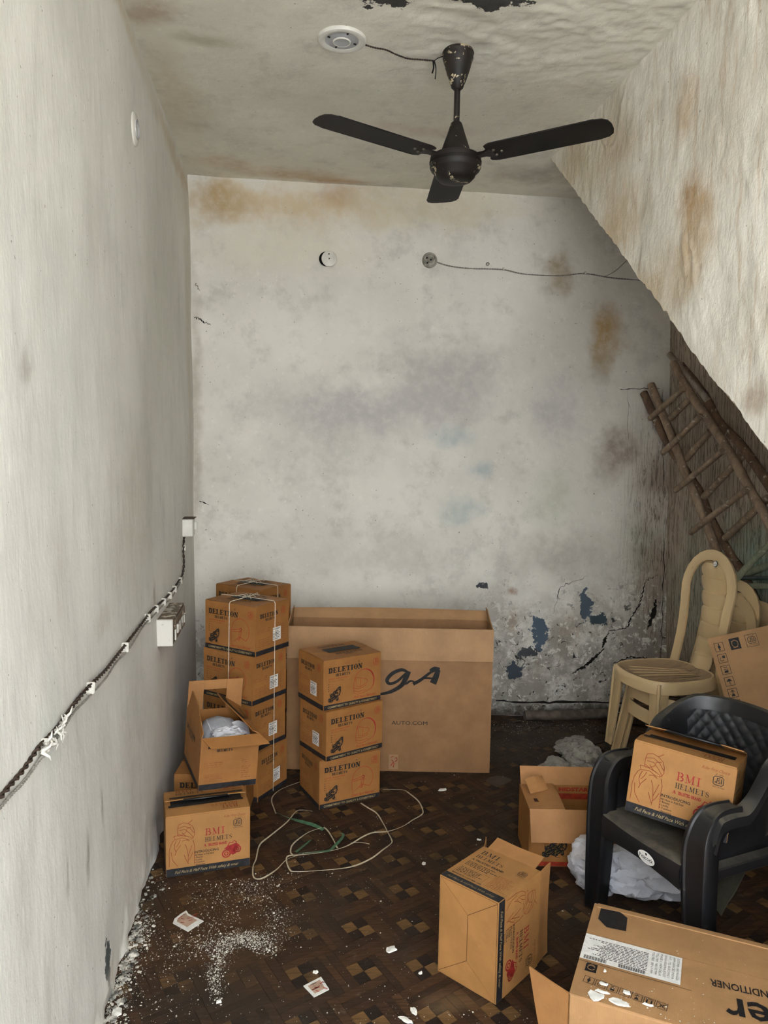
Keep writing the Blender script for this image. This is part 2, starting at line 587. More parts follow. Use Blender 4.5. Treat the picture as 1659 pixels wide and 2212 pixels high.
def d_ceil(u, v):
    x = u - 0.6; y = v + YF
    d = fbm(u * 1.5, v * 1.5, 4, 60) * 0.014
    rough = np.clip((x - 0.15) / 0.3, 0, 1) * np.clip((3.05 - y) / 0.25, 0, 1)
    d = d + rough * (np.clip(fbm(u * 9, v * 16, 5, 62) * 5, -1, 1) * 0.003 + fbm(u * 26, v * 38, 4, 64) * 0.008)
    return d
o = link('ceiling', wallgrid('ceiling', (-0.60, YF, H), (2.9, 0, 0), (0, YB - YF + .05, 0), 300, 480, d_ceil, M_ceil, (0, 0, -1)))
tag(o, 'beige stained plaster ceiling, peeling above the fan', kind='structure')

# stair stringer wall: a vertical side whose lower edge rises towards the back, with its soffit
SL = (2.939 - 1.553) / (3.689 - 1.864)
def edge_z(y): return 1.553 + (y - 1.864) * SL
nU, nV = 360, 200
ys = np.linspace(YF, 3.70, nU)
P = np.zeros((nU, nV, 3))
zb = np.maximum(edge_z(ys), 0.0)
zb = zb + (vnoise(ys * 7, ys * 0, 4) - .5) * 0.010 + (vnoise(ys * 40, ys * 0, 5) - .5) * 0.012 + (vnoise(ys * 90, ys * 0, 6) - .5) * 0.006
tt = np.linspace(0, 1, nV)
Zg = zb[:, None] + tt[None, :] * (H + .02 - zb[:, None])
Yg = np.repeat(ys[:, None], nV, 1)
disp = fbm(Yg * 2.5, Zg * 1.6, 5, 70) * 0.016
pe = fbm(Yg * 7, Zg * 3.0, 5, 72)
disp = disp + np.clip(pe * 7, -1, 1) * 0.002 + fbm(Yg * 26, Zg * 11, 4, 75) * 0.006
disp = disp + 0.005 * np.clip(1 - np.abs(fbm(Yg * 3.8, Zg * 1.6, 5, 77)) * 34, 0, 1) * np.clip(fbm(Yg * 2, Zg * 2, 2, 80) * 6 + .4, 0, 1)
fade = np.clip(tt[None, :] * 12, 0, 1)
P[..., 0] = XS - disp * fade - 0.0 * Yg
P[..., 1] = Yg; P[..., 2] = Zg
mb = MB()
mb.grid(P.tolist())
me = mb.mesh('wall_stair', M_stringer, smooth=True)
wall_stair = link('wall_stair', me)
tag(wall_stair, 'blistered cream plaster stair wall with slanting lower edge', kind='structure')
mb = MB()
rows = []
for i in range(0, nU, 4):
    y = ys[i]
    rows.append([(XS + 0.0 + k / 10.0 * (2.26 - XS), y, (zb[i] if k == 0 else max(edge_z(y), 0) + (math.sin(i * .7 + k) * .004))) for k in range(11)])
rows.append([(XS + k / 10.0 * (2.26 - XS), 3.70, H + .02) for k in range(11)])
mb.grid(rows)
so = mb.build('soffit', M_right, wall_stair, smooth=True)

# street side, unseen: pavement and an added house front bounce daylight in
mb = MB(); mb.box((-9, -9.6, 0), (11, -9.3, 5.6)); mb.box((-9, -9.3, 5.45), (11, -9.1, 5.7))
M_fac = simple('sunlit_house_plaster', (226, 224, 220), 0.9, 0.06, 0.6)
fac = mb.build('bounce_house_front', M_fac); tag(fac, 'unseen cream house front across the street, added to bounce sunlight in', kind='structure')
mb = MB(); mb.box((-9, -9.6, -0.12), (11, YF, -0.02))
tag(mb.build('pavement', simple('pavement_concrete', (178, 177, 174), 0.9, 0.1, 3, 0.2)), 'grey concrete pavement outside the open front', kind='structure')
mb = MB(); mb.box((-0.7, YF, -0.10), (2.4, YB + 0.1, -0.0035))
floor = mb.build('floor', M_floorbase)
tag(floor, 'dark parquet floor of planks and small chequered squares', kind='structure')


# ------------------------------------------------------------------ parquet pieces
def wood_piece(name, rgb, k=1.0):
    t = NT(name)
    p = t.pos(); o = t.obj()
    oi = t.N('ShaderNodeObjectInfo').outputs['Random']
    g = t.noise(t.vmath('ADD', t.scale(o, (9, 120, 1)), t.pos()), 1.0, 3, 0.6, 0.3)
    c = lin(rgb)
    col = t.mix(t.smooth(g, 0.3, 0.72), tuple(x * .55 for x in c), tuple(x * 1.25 for x in c))
    col = t.mix(t.smooth(oi, 0, 1, 0, 0.35), col, tuple(x * .5 for x in c))
    # dirt and dust in patches over the floor
    d = t.noise(p, 3.2, 4, 0.62)
    col = t.mix(t.smooth(d, 0.46, 0.66, 0, 0.70), col, lin((56, 47, 38)))
    d2 = t.noise(p, 16, 4, 0.75)
    col = t.mix(t.smooth(d2, 0.60, 0.76, 0, 0.30), col, lin((126, 114, 98)))
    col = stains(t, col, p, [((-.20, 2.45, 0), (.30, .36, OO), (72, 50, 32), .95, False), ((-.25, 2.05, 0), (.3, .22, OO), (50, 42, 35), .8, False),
                             ((.6, 3.8, 0), (1.6, .42, OO), (48, 41, 35), .9, False), ((1.3, 3.9, 0), (.6, .3, OO), (70, 62, 54), .7, False), ((1.0, 3.0, 0), (.5, .5, OO), (34, 27, 22), .6, False),  # floor darker along the back wall and around its middle
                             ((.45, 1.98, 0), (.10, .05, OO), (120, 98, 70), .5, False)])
    nm = t.bump(t.noise(p, 60, 2, 0.7), 0.25, 0.003)
    r = t.smooth(d, 0.4, 0.7, 0.58, 0.8)
    return t.fin(col, r, nm, spec=0.18)


WM = [wood_piece('parquet_brown', (68, 47, 34)), wood_piece('parquet_dark_brown', (56, 40, 30)), wood_piece('parquet_umber', (76, 53, 36)),
      wood_piece('parquet_light_square', (112, 84, 52)), wood_piece('parquet_black_square', (40, 30, 26))]
q = math.sqrt(0.18 * 0.20 / 5)
# lattice vectors (0.18,0) and (0,0.20) follow the room; the pieces sit 24 degrees off it
EX = Vector((0.18 * 2 / 5, 0.20 * 1 / 5, 0)); EY = Vector((-0.18 * 1 / 5, 0.20 * 2 / 5, 0))
# cell (i,j) -> i*EX + j*EY ; 2*EX-EY=(.18,0) ; EX+2*EY=(0,.2)
ORG = Vector((0.231, 2.139, 0)) - (EX + EY) * 0.5
pieces = []
for i in range(-40, 70):
    for j in range(-40, 70):
        base = ORG + EX * i + EY * j
        cl = (i + 2 * j) % 5
        cen = base + (EX + EY) * 0.5
        if not (-0.56 < cen.x < 2.3 and 1.25 < cen.y < 4.25): continue
        if cl == 0:
            for a in (0, 1):
                for b in (0, 1):
                    pieces.append(('parquet_square', base + EX * (a * .5) + EY * (b * .5), EX * .5, EY * .5, 4 if (a == b) else 3))
        elif cl == 2:   # two cells wide along EX
            k = [0, .36, .62, 1] if (i + j) % 2 else [0, .30, .64, 1]
            for a in range(3):
                pieces.append(('parquet_strip', base + EY * k[a], EX * 2, EY * (k[a + 1] - k[a]), (a + i + 2 * j + 300) % 3))
        elif cl == 4:   # two cells tall along EY
            k = [0, .38, .66, 1] if (i + j) % 2 else [0, .28, .62, 1]
            for a in range(3):
                pieces.append(('parquet_strip', base + EX * k[a], EX * (k[a + 1] - k[a]), EY * 2, (a + i * 2 + j + 300) % 3))


def piece_mesh(mb, o, u, v, z0=-0.003, z1=0.0, g=0.0007, ch=0.0006):
    uu = u.normalized(); vv = v.normalized()
    a = o + uu * g + vv * g; lu = u - uu * 2 * g; lv = v - vv * 2 * g
    c = [a, a + lu, a + lu + lv, a + lv]
    i_ = [a + (uu + vv) * ch, a + lu + (vv - uu) * ch, a + lu + lv - (uu + vv) * ch, a + lv + (uu - vv) * ch]
    vs = [(p.x, p.y, z0) for p in c] + [(p.x, p.y, z1 - ch) for p in c] + [(p.x, p.y, z1) for p in i_]
    fs = []
    for k in range(4):
        k2 = (k + 1) % 4
        fs.append((k, k2, 4 + k2, 4 + k)); fs.append((4 + k, 4 + k2, 8 + k2, 8 + k))
    fs.append((8, 9, 10, 11))
    mb.add(vs, fs)


pieces.sort(key=lambda t: (t[1] - Vector((0.35, 1.2, 0))).length)
cnt = {'parquet_square': 0, 'parquet_strip': 0}
rest = {'parquet_square': MB(), 'parquet_strip': MB()}
shared = {}
rz = math.atan2(EX.y, EX.x)
for nm, o_, u_, v_, mi in pieces:
    vis = o_.y > 1.72 and -0.5 < o_.x < 0.95 and not (o_.y < 1.9 and o_.x < -0.3)
    dz = random.uniform(-0.0005, 0.0004)
    if vis and cnt[nm] < 298:
        cnt[nm] += 1
        key = (nm, round(u_.length, 4), round(v_.length, 4), mi)
        if key not in shared:
            m_ = MB(); piece_mesh(m_, Vector((0, 0, 0)), u_, v_)
            shared[key] = m_.mesh(nm, WM[mi])
        ob = link(nm, shared[key], floor)
        ob.location = (o_.x, o_.y, dz)
    else:
        m_ = rest[nm]; m_.mi = mi
        piece_mesh(m_, o_, u_, v_, -0.003, dz)
for nm, m_ in rest.items():
    tag(m_.build(nm, WM, floor), kind='stuff')

# ------------------------------------------------------------------ lettering and printed art
def card_mat(name, rgb, k=1.0):
    t = NT(name)
    o = t.obj(); c = lin(rgb)
    n = t.noise(o, 9, 5, 0.6)
    col = t.mix(t.smooth(n, 0.3, 0.7), tuple(x * .86 for x in c), tuple(min(1, x * 1.08) for x in c))
    f = t.noise(t.scale(o, (420, 420, 30)), 1.0, 2)
    col = t.mix(t.smooth(f, 0.4, 0.7, 0, 0.16 * k), col, tuple(x * .7 for x in c))
    sp = t.noise(o, 55, 4, 0.7)
    col = t.mix(t.smooth(sp, 0.66, 0.74, 0, 0.35), col, tuple(min(1, x * 1.5) for x in c))
    w = t.N('ShaderNodeTexWave', wave_type='BANDS', bands_direction='X')
    t.l.new(t.vmath('ADD', o, t.scale(o, (0, 1, 0))), w.inputs['Vector']); w.inputs['Scale'].default_value = 60
    nm = t.bump(w.outputs[1], 0.06, 0.002)
    nm = t.bump(n, 0.25, 0.01, nm)
    return t.fin(col, 0.62, nm, spec=0.3)


C_del = card_mat('orange_brown_cardboard', (153, 104, 55))
C_bmi = card_mat('tan_cardboard', (165, 119, 69))
C_big = card_mat('pale_brown_cardboard', (147, 109, 73))
C_ac = card_mat('light_tan_cardboard', (166, 127, 86))
C_in = card_mat('inner_cardboard', (164, 117, 71))
I_blk = simple('black_print', (30, 29, 30), 0.6, 0.2, 60)
I_red = simple('red_print', (156, 50, 30), 0.6, 0.15, 60)
I_crim = simple('crimson_print', (150, 42, 38), 0.6, 0.15, 60)
I_brn = simple('brown_print', (134, 66, 34), 0.6, 0.15, 60)
I_dim = simple('faint_brown_print', (146, 92, 50), 0.65, 0.15, 60)
I_gold = simple('gold_print', (160, 140, 100), 0.6, 0.15, 60)
I_band = simple('black_band_print', (36, 36, 40), 0.55, 0.25, 40)
M_label = simple('white_paper_label', (222, 220, 214), 0.6, 0.06, 80)
_tc = {}


def text_polys(s, bold=0.0, shear=0.0):
    key = (s, bold, shear)
    if key not in _tc:
        cu = bpy.data.curves.new('t', 'FONT')
        cu.body = s; cu.size = 1.0; cu.offset = bold; cu.shear = shear
        cu.resolution_u = 2
        ob = bpy.data.objects.new('t', cu); COL.objects.link(ob)
        dg = bpy.context.evaluated_depsgraph_get()
        me = ob.evaluated_get(dg).to_mesh()
        vs = [(v.co.x, v.co.y) for v in me.vertices]; fs = [list(p.vertices) for p in me.polygons]
        ob.evaluated_get(dg).to_mesh_clear()
        bpy.data.objects.remove(ob); bpy.data.curves.remove(cu)
        x0 = min([p[0] for p in vs] or [0]); x1 = max([p[0] for p in vs] or [1])
        _tc[key] = ([(x - x0, y) for x, y in vs], fs, x1 - x0)
    return _tc[key]


# slab-serif capitals as strokes in a unit square: (weight, points)
G = {
    'D': [(1, [(.26, 0), (.26, 1)]), (0, [(.02, .06), (.55, .06)]), (0, [(.02, .94), (.55, .94)]), (1, [(.5, .08), (.74, .2), (.78, .5), (.74, .8), (.5, .92)])],
    'E': [(1, [(.26, 0), (.26, 1)]), (0, [(.02, .06), (.85, .06), (.85, .3)]), (0, [(.02, .94), (.82, .94), (.82, .72)]), (0, [(.26, .5), (.62, .5)]), (0, [(.60, .36), (.60, .64)])],
    'L': [(1, [(.28, 0), (.28, 1)]), (0, [(.04, .06), (.86, .06), (.86, .36)]), (0, [(.04, .94), (.54, .94)])],
    'T': [(1, [(.46, 0), (.46, 1)]), (0, [(.22, .06), (.70, .06)]), (0, [(.06, .70), (.06, .94), (.86, .94), (.86, .70)])],
    'I': [(1, [(.30, 0), (.30, 1)]), (0, [(.04, .06), (.56, .06)]), (0, [(.04, .94), (.56, .94)])],
    'O': [(1, [(.22, .2), (.18, .5), (.22, .8)]), (1, [(.74, .2), (.78, .5), (.74, .8)]), (0, [(.22, .18), (.36, .06), (.60, .06), (.74, .18)]), (0, [(.22, .82), (.36, .94), (.60, .94), (.74, .82)])],
    'N': [(0, [(.2, 0), (.2, 1)]), (0, [(.8, 0), (.8, 1)]), (1, [(.24, .92), (.76, .08)]), (0, [(.02, .06), (.38, .06)]), (0, [(.04, .94), (.32, .94)]), (0, [(.62, .94), (.98, .94)])],
    'H': [(1, [(.24, 0), (.24, 1)]), (1, [(.76, 0), (.76, 1)]), (0, [(.24, .5), (.76, .5)]), (0, [(.04, .05), (.44, .05)]), (0, [(.04, .95), (.44, .95)]), (0, [(.56, .05), (.96, .05)]), (0, [(.56, .95), (.96, .95)])],
    'M': [(0, [(.16, 0), (.16, 1)]), (1, [(.86, 0), (.86, 1)]), (1, [(.18, .94), (.50, .1)]), (0, [(.50, .1), (.84, .94)]), (0, [(.0, .05), (.32, .05)]), (0, [(.68, .05), (1.04, .05)]), (0, [(.0, .95), (.2, .95)]), (0, [(.8, .95), (1.04, .95)])],
    'B': [(1, [(.24, 0), (.24, 1)]), (0, [(.04, .05), (.55, .05)]), (0, [(.04, .95), (.52, .95)]), (0, [(.24, .53), (.52, .53)]), (1, [(.52, .06), (.72, .16), (.76, .28), (.72, .42), (.52, .52)]), (1, [(.5, .54), (.66, .64), (.69, .75), (.66, .86), (.5, .94)])],
    'S': [(0, [(.78, .66), (.76, .84), (.6, .95), (.36, .95), (.22, .84)]), (1, [(.2, .82), (.22, .64), (.45, .52), (.68, .42), (.76, .24)]), (0, [(.76, .2), (.62, .05), (.36, .05), (.2, .16), (.18, .36)])],
    'A': [(0, [(.1, 0), (.46, 1)]), (1, [(.46, 1), (.82, 0)]), (0, [(.22, .34), (.68, .34)]), (0, [(-.02, .05), (.24, .05)]), (0, [(.64, .05), (1, .05)])],
    'R': [(1, [(.24, 0), (.24, 1)]), (0, [(.04, .05), (.44, .05)]), (0, [(.04, .95), (.5, .95)]), (0, [(.24, .48), (.5, .48)]), (1, [(.5, .49), (.7, .6), (.72, .72), (.68, .86), (.5, .94)]), (1, [(.48, .46), (.8, .02)])],
}
GW = {'I': .62, 'M': 1.08}


def text_w(s, size, font=None):
    if font == 'slab': return sum((GW.get(c, 0.92) + .06) * size if c != ' ' else .5 * size for c in s)
    return text_polys(s)[2] * size


class Art:
    """prints on a face: origin o, right u, up v (metres)"""
    def __init__(s, o, u, v, off=0.0005):
        s.o = Vector(o); s.u = Vector(u).normalized(); s.v = Vector(v).normalized(); s.n = s.u.cross(s.v); s.off = off
        s.mb = MB()

    def P(s, x, y, k=0): return s.o + s.u * x + s.v * y + s.n * (s.off + k * 0.00012)

    def poly(s, pts, mi=0, k=0):
        s.mb.mi = mi
        s.mb.add([s.P(x, y, k) for x, y in pts], [tuple(range(len(pts)))])

    def rect(s, x0, y0, x1, y1, mi=0, k=0): s.poly([(x0, y0), (x1, y0), (x1, y1), (x0, y1)], mi, k)

    def line(s, pts, w, mi=0, k=0, wt=None):
        s.mb.mi = mi
        n = len(pts)
        L_, R_ = [], []
        for i, p in enumerate(pts):
            a = pts[max(i - 1, 0)]; b = pts[min(i + 1, n - 1)]
            dx, dy = b[0] - a[0], b[1] - a[1]; l = math.hypot(dx, dy) or 1
            ww = w * .5 * (wt[i] if wt else 1)
            L_.append((p[0] - dy / l * ww, p[1] + dx / l * ww)); R_.append((p[0] + dy / l * ww, p[1] - dx / l * ww))
        vs = [s.P(x, y, k) for x, y in L_ + R_]
        s.mb.add(vs, [(n + i, n + i + 1, i + 1, i) for i in range(n - 1)])

    def frame(s, x0, y0, x1, y1, w, mi=0, k=0):
        s.rect(x0, y0, x1, y0 + w, mi, k); s.rect(x0, y1 - w, x1, y1, mi, k)
        s.rect(x0, y0 + w, x0 + w, y1 - w, mi, k); s.rect(x1 - w, y0 + w, x1, y1 - w, mi, k)

    def text(s, t, x, y, size, mi=0, k=0, bold=0.0, shear=0.0, wide=1.0, width=None):
        s.mb.mi = mi
        vs, fs, w = text_polys(t, bold, shear)
        if width: wide = width / (w * size)
        s.mb.add([s.P(x + a * size * wide, y + b * size, k) for a, b in vs], [tuple(f) for f in fs])
        return w * size * wide

    def slab(s, t, x, y, size, mi=0, k=0, heavy=.26, thin=.12, wide=1.0):
        cx = x
        for c in t:
            if c == ' ': cx += .5 * size * wide; continue
            for wgt, pts in G[c]:
                s.line([(cx + a * size * wide, y + b * size) for a, b in pts], (heavy if wgt else thin) * size, mi, k)
            cx += (GW.get(c, .92) + .06) * size * wide
        return cx - x

    def scribble(s, x, y, w, h, rows, mi=0, k=0, seed=1, fill=.8):
        r = random.Random(seed)
        dy = h / rows
        for i in range(rows):
            yy = y + h - (i + .7) * dy; xx = x; end = x + w * r.uniform(.7, 1.0)
            while xx < end:
                l = r.uniform(.5, 2.2) * dy
                s.rect(xx, yy, min(xx + l, end), yy + dy * .42, mi, k); xx += l + dy * .35

    def arc(s, cx, cy, rx, ry, a0, a1, w, mi=0, n=18, wt=None, k=0):
        pts = [(cx + rx * math.cos(math.radians(a0 + (a1 - a0) * i / n)), cy + ry * math.sin(math.radians(a0 + (a1 - a0) * i / n))) for i in range(n + 1)]
        s.line(pts, w, mi, k, wt)


def isi(a, x, y, s, mi):
    """certification mark: rounded frame with the three joined strokes"""
    c = .18 * s; w = .085 * s
    a.line([(x + c, y), (x + s * 1.1 - c, y), (x + s * 1.1, y + c), (x + s * 1.1, y + s - c), (x + s * 1.1 - c, y + s), (x + c, y + s), (x, y + s - c), (x, y + c), (x + c, y)], w, mi)
    a.line([(x + .22 * s, y + .42 * s), (x + .22 * s, y + .26 * s), (x + .38 * s, y + .22 * s), (x + .42 * s, y + .78 * s)], w * 1.1, mi)
    a.line([(x + .36 * s, y + .79 * s), (x + .74 * s, y + .79 * s)], w, mi)
    a.line([(x + .72 * s, y + .62 * s), (x + .56 * s, y + .62 * s), (x + .56 * s, y + .48 * s), (x + .72 * s, y + .46 * s), (x + .72 * s, y + .26 * s), (x + .50 * s, y + .24 * s)], w, mi)
    a.line([(x + .88 * s, y + .22 * s), (x + .88 * s, y + .80 * s)], w * 1.1, mi)
    a.text('IS : 4151', x + .2 * s, y + 1.12 * s, .26 * s, mi)
    a.text('CM/L-2519564', x - .05 * s, y - .3 * s, .22 * s, mi)


def rider(a, x, y, s, mi, seed=3):
    """dark ink drawing of a crouched rider on a racing motorcycle, leaning to the left"""
    P = lambda pts: [(x + p[0] * s, y + p[1] * s) for p in pts]
    a.poly(P([(.0, .16), (.03, .06), (.12, .03), (.20, .12), (.18, .26), (.08, .30), (.02, .26)]), mi)
    a.poly(P([(.14, .02), (.24, .0), (.36, .04), (.40, .14), (.28, .20), (.16, .14)]), mi)
    a.poly(P([(.16, .14), (.40, .12), (.58, .18), (.66, .30), (.60, .44), (.40, .50), (.22, .44), (.14, .30)]), mi)
    a.poly(P([(.14, .36), (.26, .44), (.34, .56), (.30, .64), (.22, .56), (.17, .60), (.15, .50)]), mi)
    a.poly(P([(.34, .50), (.46, .46), (.58, .52), (.62, .66), (.52, .76), (.40, .70), (.34, .60)]), mi)
    a.poly(P([(.52, .74), (.60, .66), (.72, .70), (.82, .78), (.96, .80), (.98, .94), (.90, 1.0), (.78, .96), (.64, .84)]), mi)
    a.poly(P([(.84, .80), (.97, .82), (.98, .66), (.92, .48), (.84, .36), (.78, .44), (.84, .58)]), mi)
    a.poly(P([(.58, .40), (.70, .44), (.80, .42), (.78, .26), (.82, .12), (.70, .04), (.58, .10), (.64, .24)]), mi)
    a.poly(P([(.58, .52), (.74, .46), (.78, .56), (.70, .66), (.60, .64)]), mi)
    for p in ([(.20, .26), (.30, .38), (.44, .42)], [(.24, .18), (.40, .22), (.52, .30)], [(.42, .54), (.50, .60), (.48, .68)], [(.66, .76), (.76, .82), (.86, .88)], [(.64, .16), (.70, .24), (.70, .34)],
              [(.88, .74), (.90, .62), (.86, .52)], [(.05, .12), (.09, .20)], [(.22, .06), (.30, .10)], [(.62, .56), (.70, .54)], [(.20, .50), (.25, .54)]):
        a.line(P(p), .022 * s, mi + 1, 1)
    a.line(P([(.15, .44), (.12, .58), (.17, .68)]), .02 * s, mi); a.line(P([(.60, .12), (.72, .02), (.90, .02)]), .018 * s, mi)


def superbike(a, x, y, s, mi):
    for cx, cy, r in ((.22, .24, .2), (.80, .42, .17)):
        a.arc(x + cx * s, y + cy * s, r * s, r * s, 0, 360, .07 * s, mi)
        a.arc(x + cx * s, y + cy * s, r * s * .45, r * s * .45, 0, 360, .06 * s, mi)
    P = lambda pts: [(x + p[0] * s, y + p[1] * s) for p in pts]
    a.poly(P([(.10, .52), (.40, .40), (.62, .28), (.80, .38), (.92, .62), (.74, .78), (.50, .70), (.28, .66)]), mi)
    a.poly(P([(.40, .30), (.55, .12), (.74, .2), (.66, .34), (.46, .42)]), mi)
    a.line(P([(.30, .66), (.40, .84), (.56, .80), (.62, .92), (.76, .80)]), .05 * s, mi)
    a.line(P([(.36, .16), (.95, .30)]), .04 * s, mi)


def scarf_woman(a, x, y, w, h, mi):
    P = lambda pts: [(x + p[0] * w, y + p[1] * h) for p in pts]
    lw = .022 * w
    for pts in ([(.38, .97), (.34, .86), (.34, .74), (.40, .70)], [(.38, .97), (.56, 1.0), (.74, .97), (.90, .90), (.97, .80), (.98, .70), (.92, .62), (.84, .60)],
                [(.34, .88), (.60, .92), (.80, .86), (.96, .74)], [(.40, .84), (.62, .84), (.80, .74), (.93, .64)], [(.36, .76), (.50, .72), (.66, .78), (.70, .86), (.86, .88)],
                [(.50, .78), (.62, .70), (.76, .66)], [(.74, .97), (.90, 1.04)], [(.20, .72), (.42, .72), (.70, .68), (.90, .63), (.74, .60), (.52, .66), (.24, .64), (.20, .72)],
                [(.24, .64), (.16, .60), (.06, .48), (.02, .32), (.03, .16), (.02, .02)], [(.30, .62), (.24, .54), (.22, .46), (.26, .36)], [(.44, .62), (.38, .54), (.28, .46)],
                [(.10, .36), (.14, .18), (.28, .06), (.34, .02)], [(.92, .58), (.98, .44), (.97, .26), (.98, .02)], [(.62, .50), (.70, .38), (.74, .20), (.73, .04)], [(.88, .46), (.80, .32), (.74, .22)],
                [(.58, .26), (.66, .14), (.73, .06)], [(.92, .30), (.82, .18), (.74, .12)], [(.80, .56), (.66, .60), (.52, .58)], [(.46, .50), (.30, .38), (.24, .28)]):
        a.line(P(pts), lw, mi)


def full_helmet(a, x, y, s, mi, dark):
    a.arc(x + .52 * s, y + .50 * s, .46 * s, .48 * s, -50, 178, .018 * s, mi, 24)
    a.arc(x + .50 * s, y + .49 * s, .46 * s, .48 * s, -45, 110, .05 * s, dark, 22, [math.sin(PI * i / 22) for i in range(23)])
    P = lambda pts: [(x + p[0] * s, y + p[1] * s) for p in pts]
    for pts in ([(.06, .54), (.12, .70), (.62, .56), (.66, .50)], [(.06, .54), (.02, .30), (.06, .08), (.20, .02), (.46, .04), (.70, .10), (.82, .16)], [(.12, .66), (.16, .34), (.34, .30), (.60, .40), (.68, .52)],
                [(.02, .30), (.20, .24), (.46, .26), (.62, .34)], [(.04, .18), (.24, .12), (.60, .14)], [(.34, .30), (.36, .58)]):
        a.line(P(pts), .016 * s, mi)


def open_helmet(a, x, y, s, mi, dark):
    a.arc(x + .54 * s, y + .54 * s, .44 * s, .46 * s, -55, 178, .018 * s, mi, 24)
    P = lambda pts: [(x + p[0] * s, y + p[1] * s) for p in pts]
    for pts in ([(.10, .58), (.06, .50), (.10, .02), (.40, .22), (.50, .30), (.80, .18)], [(.08, .52), (.48, .60), (.56, .66), (.62, .60), (.58, .52), (.10, .46)], [(.60, .60), (.56, .36), (.46, .16)], [(.50, .52), (.46, .30), (.40, .18), (.50, .14), (.54, .30), (.60, .50)]):
        a.line(P(pts), .02 * s, mi)
    a.arc(x + .55 * s, y + .59 * s, .045 * s, .045 * s, 0, 360, .02 * s, dark, 10)


# ------------------------------------------------------------------ helmet cartons
DW, DD, DH = 0.29, 0.225, 0.215
BW, BD, BH = 0.298, 0.205, 0.222


def carton_body(w, d, h, mat, dent=0.0016):
    """closed carton shell: bevelled edges and slightly uneven panels"""
    import bmesh
    bm = bmesh.new()
    bmesh.ops.create_cube(bm, size=1)
    for v in bm.verts: v.co = Vector(((v.co.x + .5) * w, (v.co.y + .5) * d, (v.co.z + .5) * h))
    bmesh.ops.bevel(bm, geom=list(bm.edges), offset=0.0022, segments=2, affect='EDGES')
    me = bpy.data.meshes.new('body'); bm.to_mesh(me); bm.free()
    me.materials.append(mat)
    return me


def top_flaps(root, w, d, h, mat, lift=(0.004, 0.002), style='del', seed=0):
    """two long flaps meeting along the middle, with hand slot print on them"""
    for k in (0, 1):
        mb = MB()
        ins = .003
        l = d * .5 - ins - (.0015 if k == 0 else 0.001)
        # grid along flap so that it can warp a little
        up = []; lo = []
        n = 10
        for i in range(n + 1):
            rowu = []; 
            for j in range(4):
                f = j / 3.0; g = i / n
                zz = h + .0012 + lift[k] * f * f * (1 + .5 * math.sin(g * 5 + seed + k * 2))
                y = ins + l * f if k == 0 else d - ins - l * f
                rowu.append((ins + (w - 2 * ins) * g, y, zz))
            up.append(rowu); lo.append([(p[0], p[1], p[2] - .0022) for p in rowu])
        if k == 1:
            up.reverse(); lo.reverse()
        mb.grid(up); mb.grid([r[::-1] for r in lo])
        # rim
        m_ = MB(); m_.v = mb.v; m_.f = mb.f; m_.m = mb.m
        e = [(up[i][3], lo[i][3]) for i in range(n + 1)]
        for i in range(n): m_.add([e[i][0], e[i][1], e[i + 1][1], e[i + 1][0]], [(0, 1, 2, 3)])
        for i in (0, n):
            for j in range(3): m_.add([up[i][j], lo[i][j], lo[i][j + 1], up[i][j + 1]], [(0, 1, 2, 3)])
        fl = m_.build('flap', mat, root, smooth=False)
        a = Art((0, 0, 0), (1, 0, 0), (0, 1, 0))
        zt = h + .0012
        if style == 'del':
            a = Art((0, 0, zt + lift[k] * 1.5 + .0004), (1, 0, 0), (0, 1, 0))
            if k == 0:
                a.rect(w * .24, d * .5 - .034, w * .80, d * .5 - .0016)
                a.slab('DELETION', w * .30, d * .22 - .008, .018, 0)
                a.text('HELMETS', w * .42, d * .22 - .022, .011, 0, bold=.02)
            else:
                a = Art((w, d, zt + lift[k] * 1.5 + .0004), (-1, 0, 0), (0, -1, 0))
                a.rect(w * .20, d * .5 - .034, w * .76, d * .5 - .0016)
                a.slab('DELETION', w * .30, d * .22 - .008, .018, 0)
                a.text('HELMETS', w * .42, d * .22 - .022, .011, 0, bold=.02)
            a.mb.build('lettering', [I_blk], root)


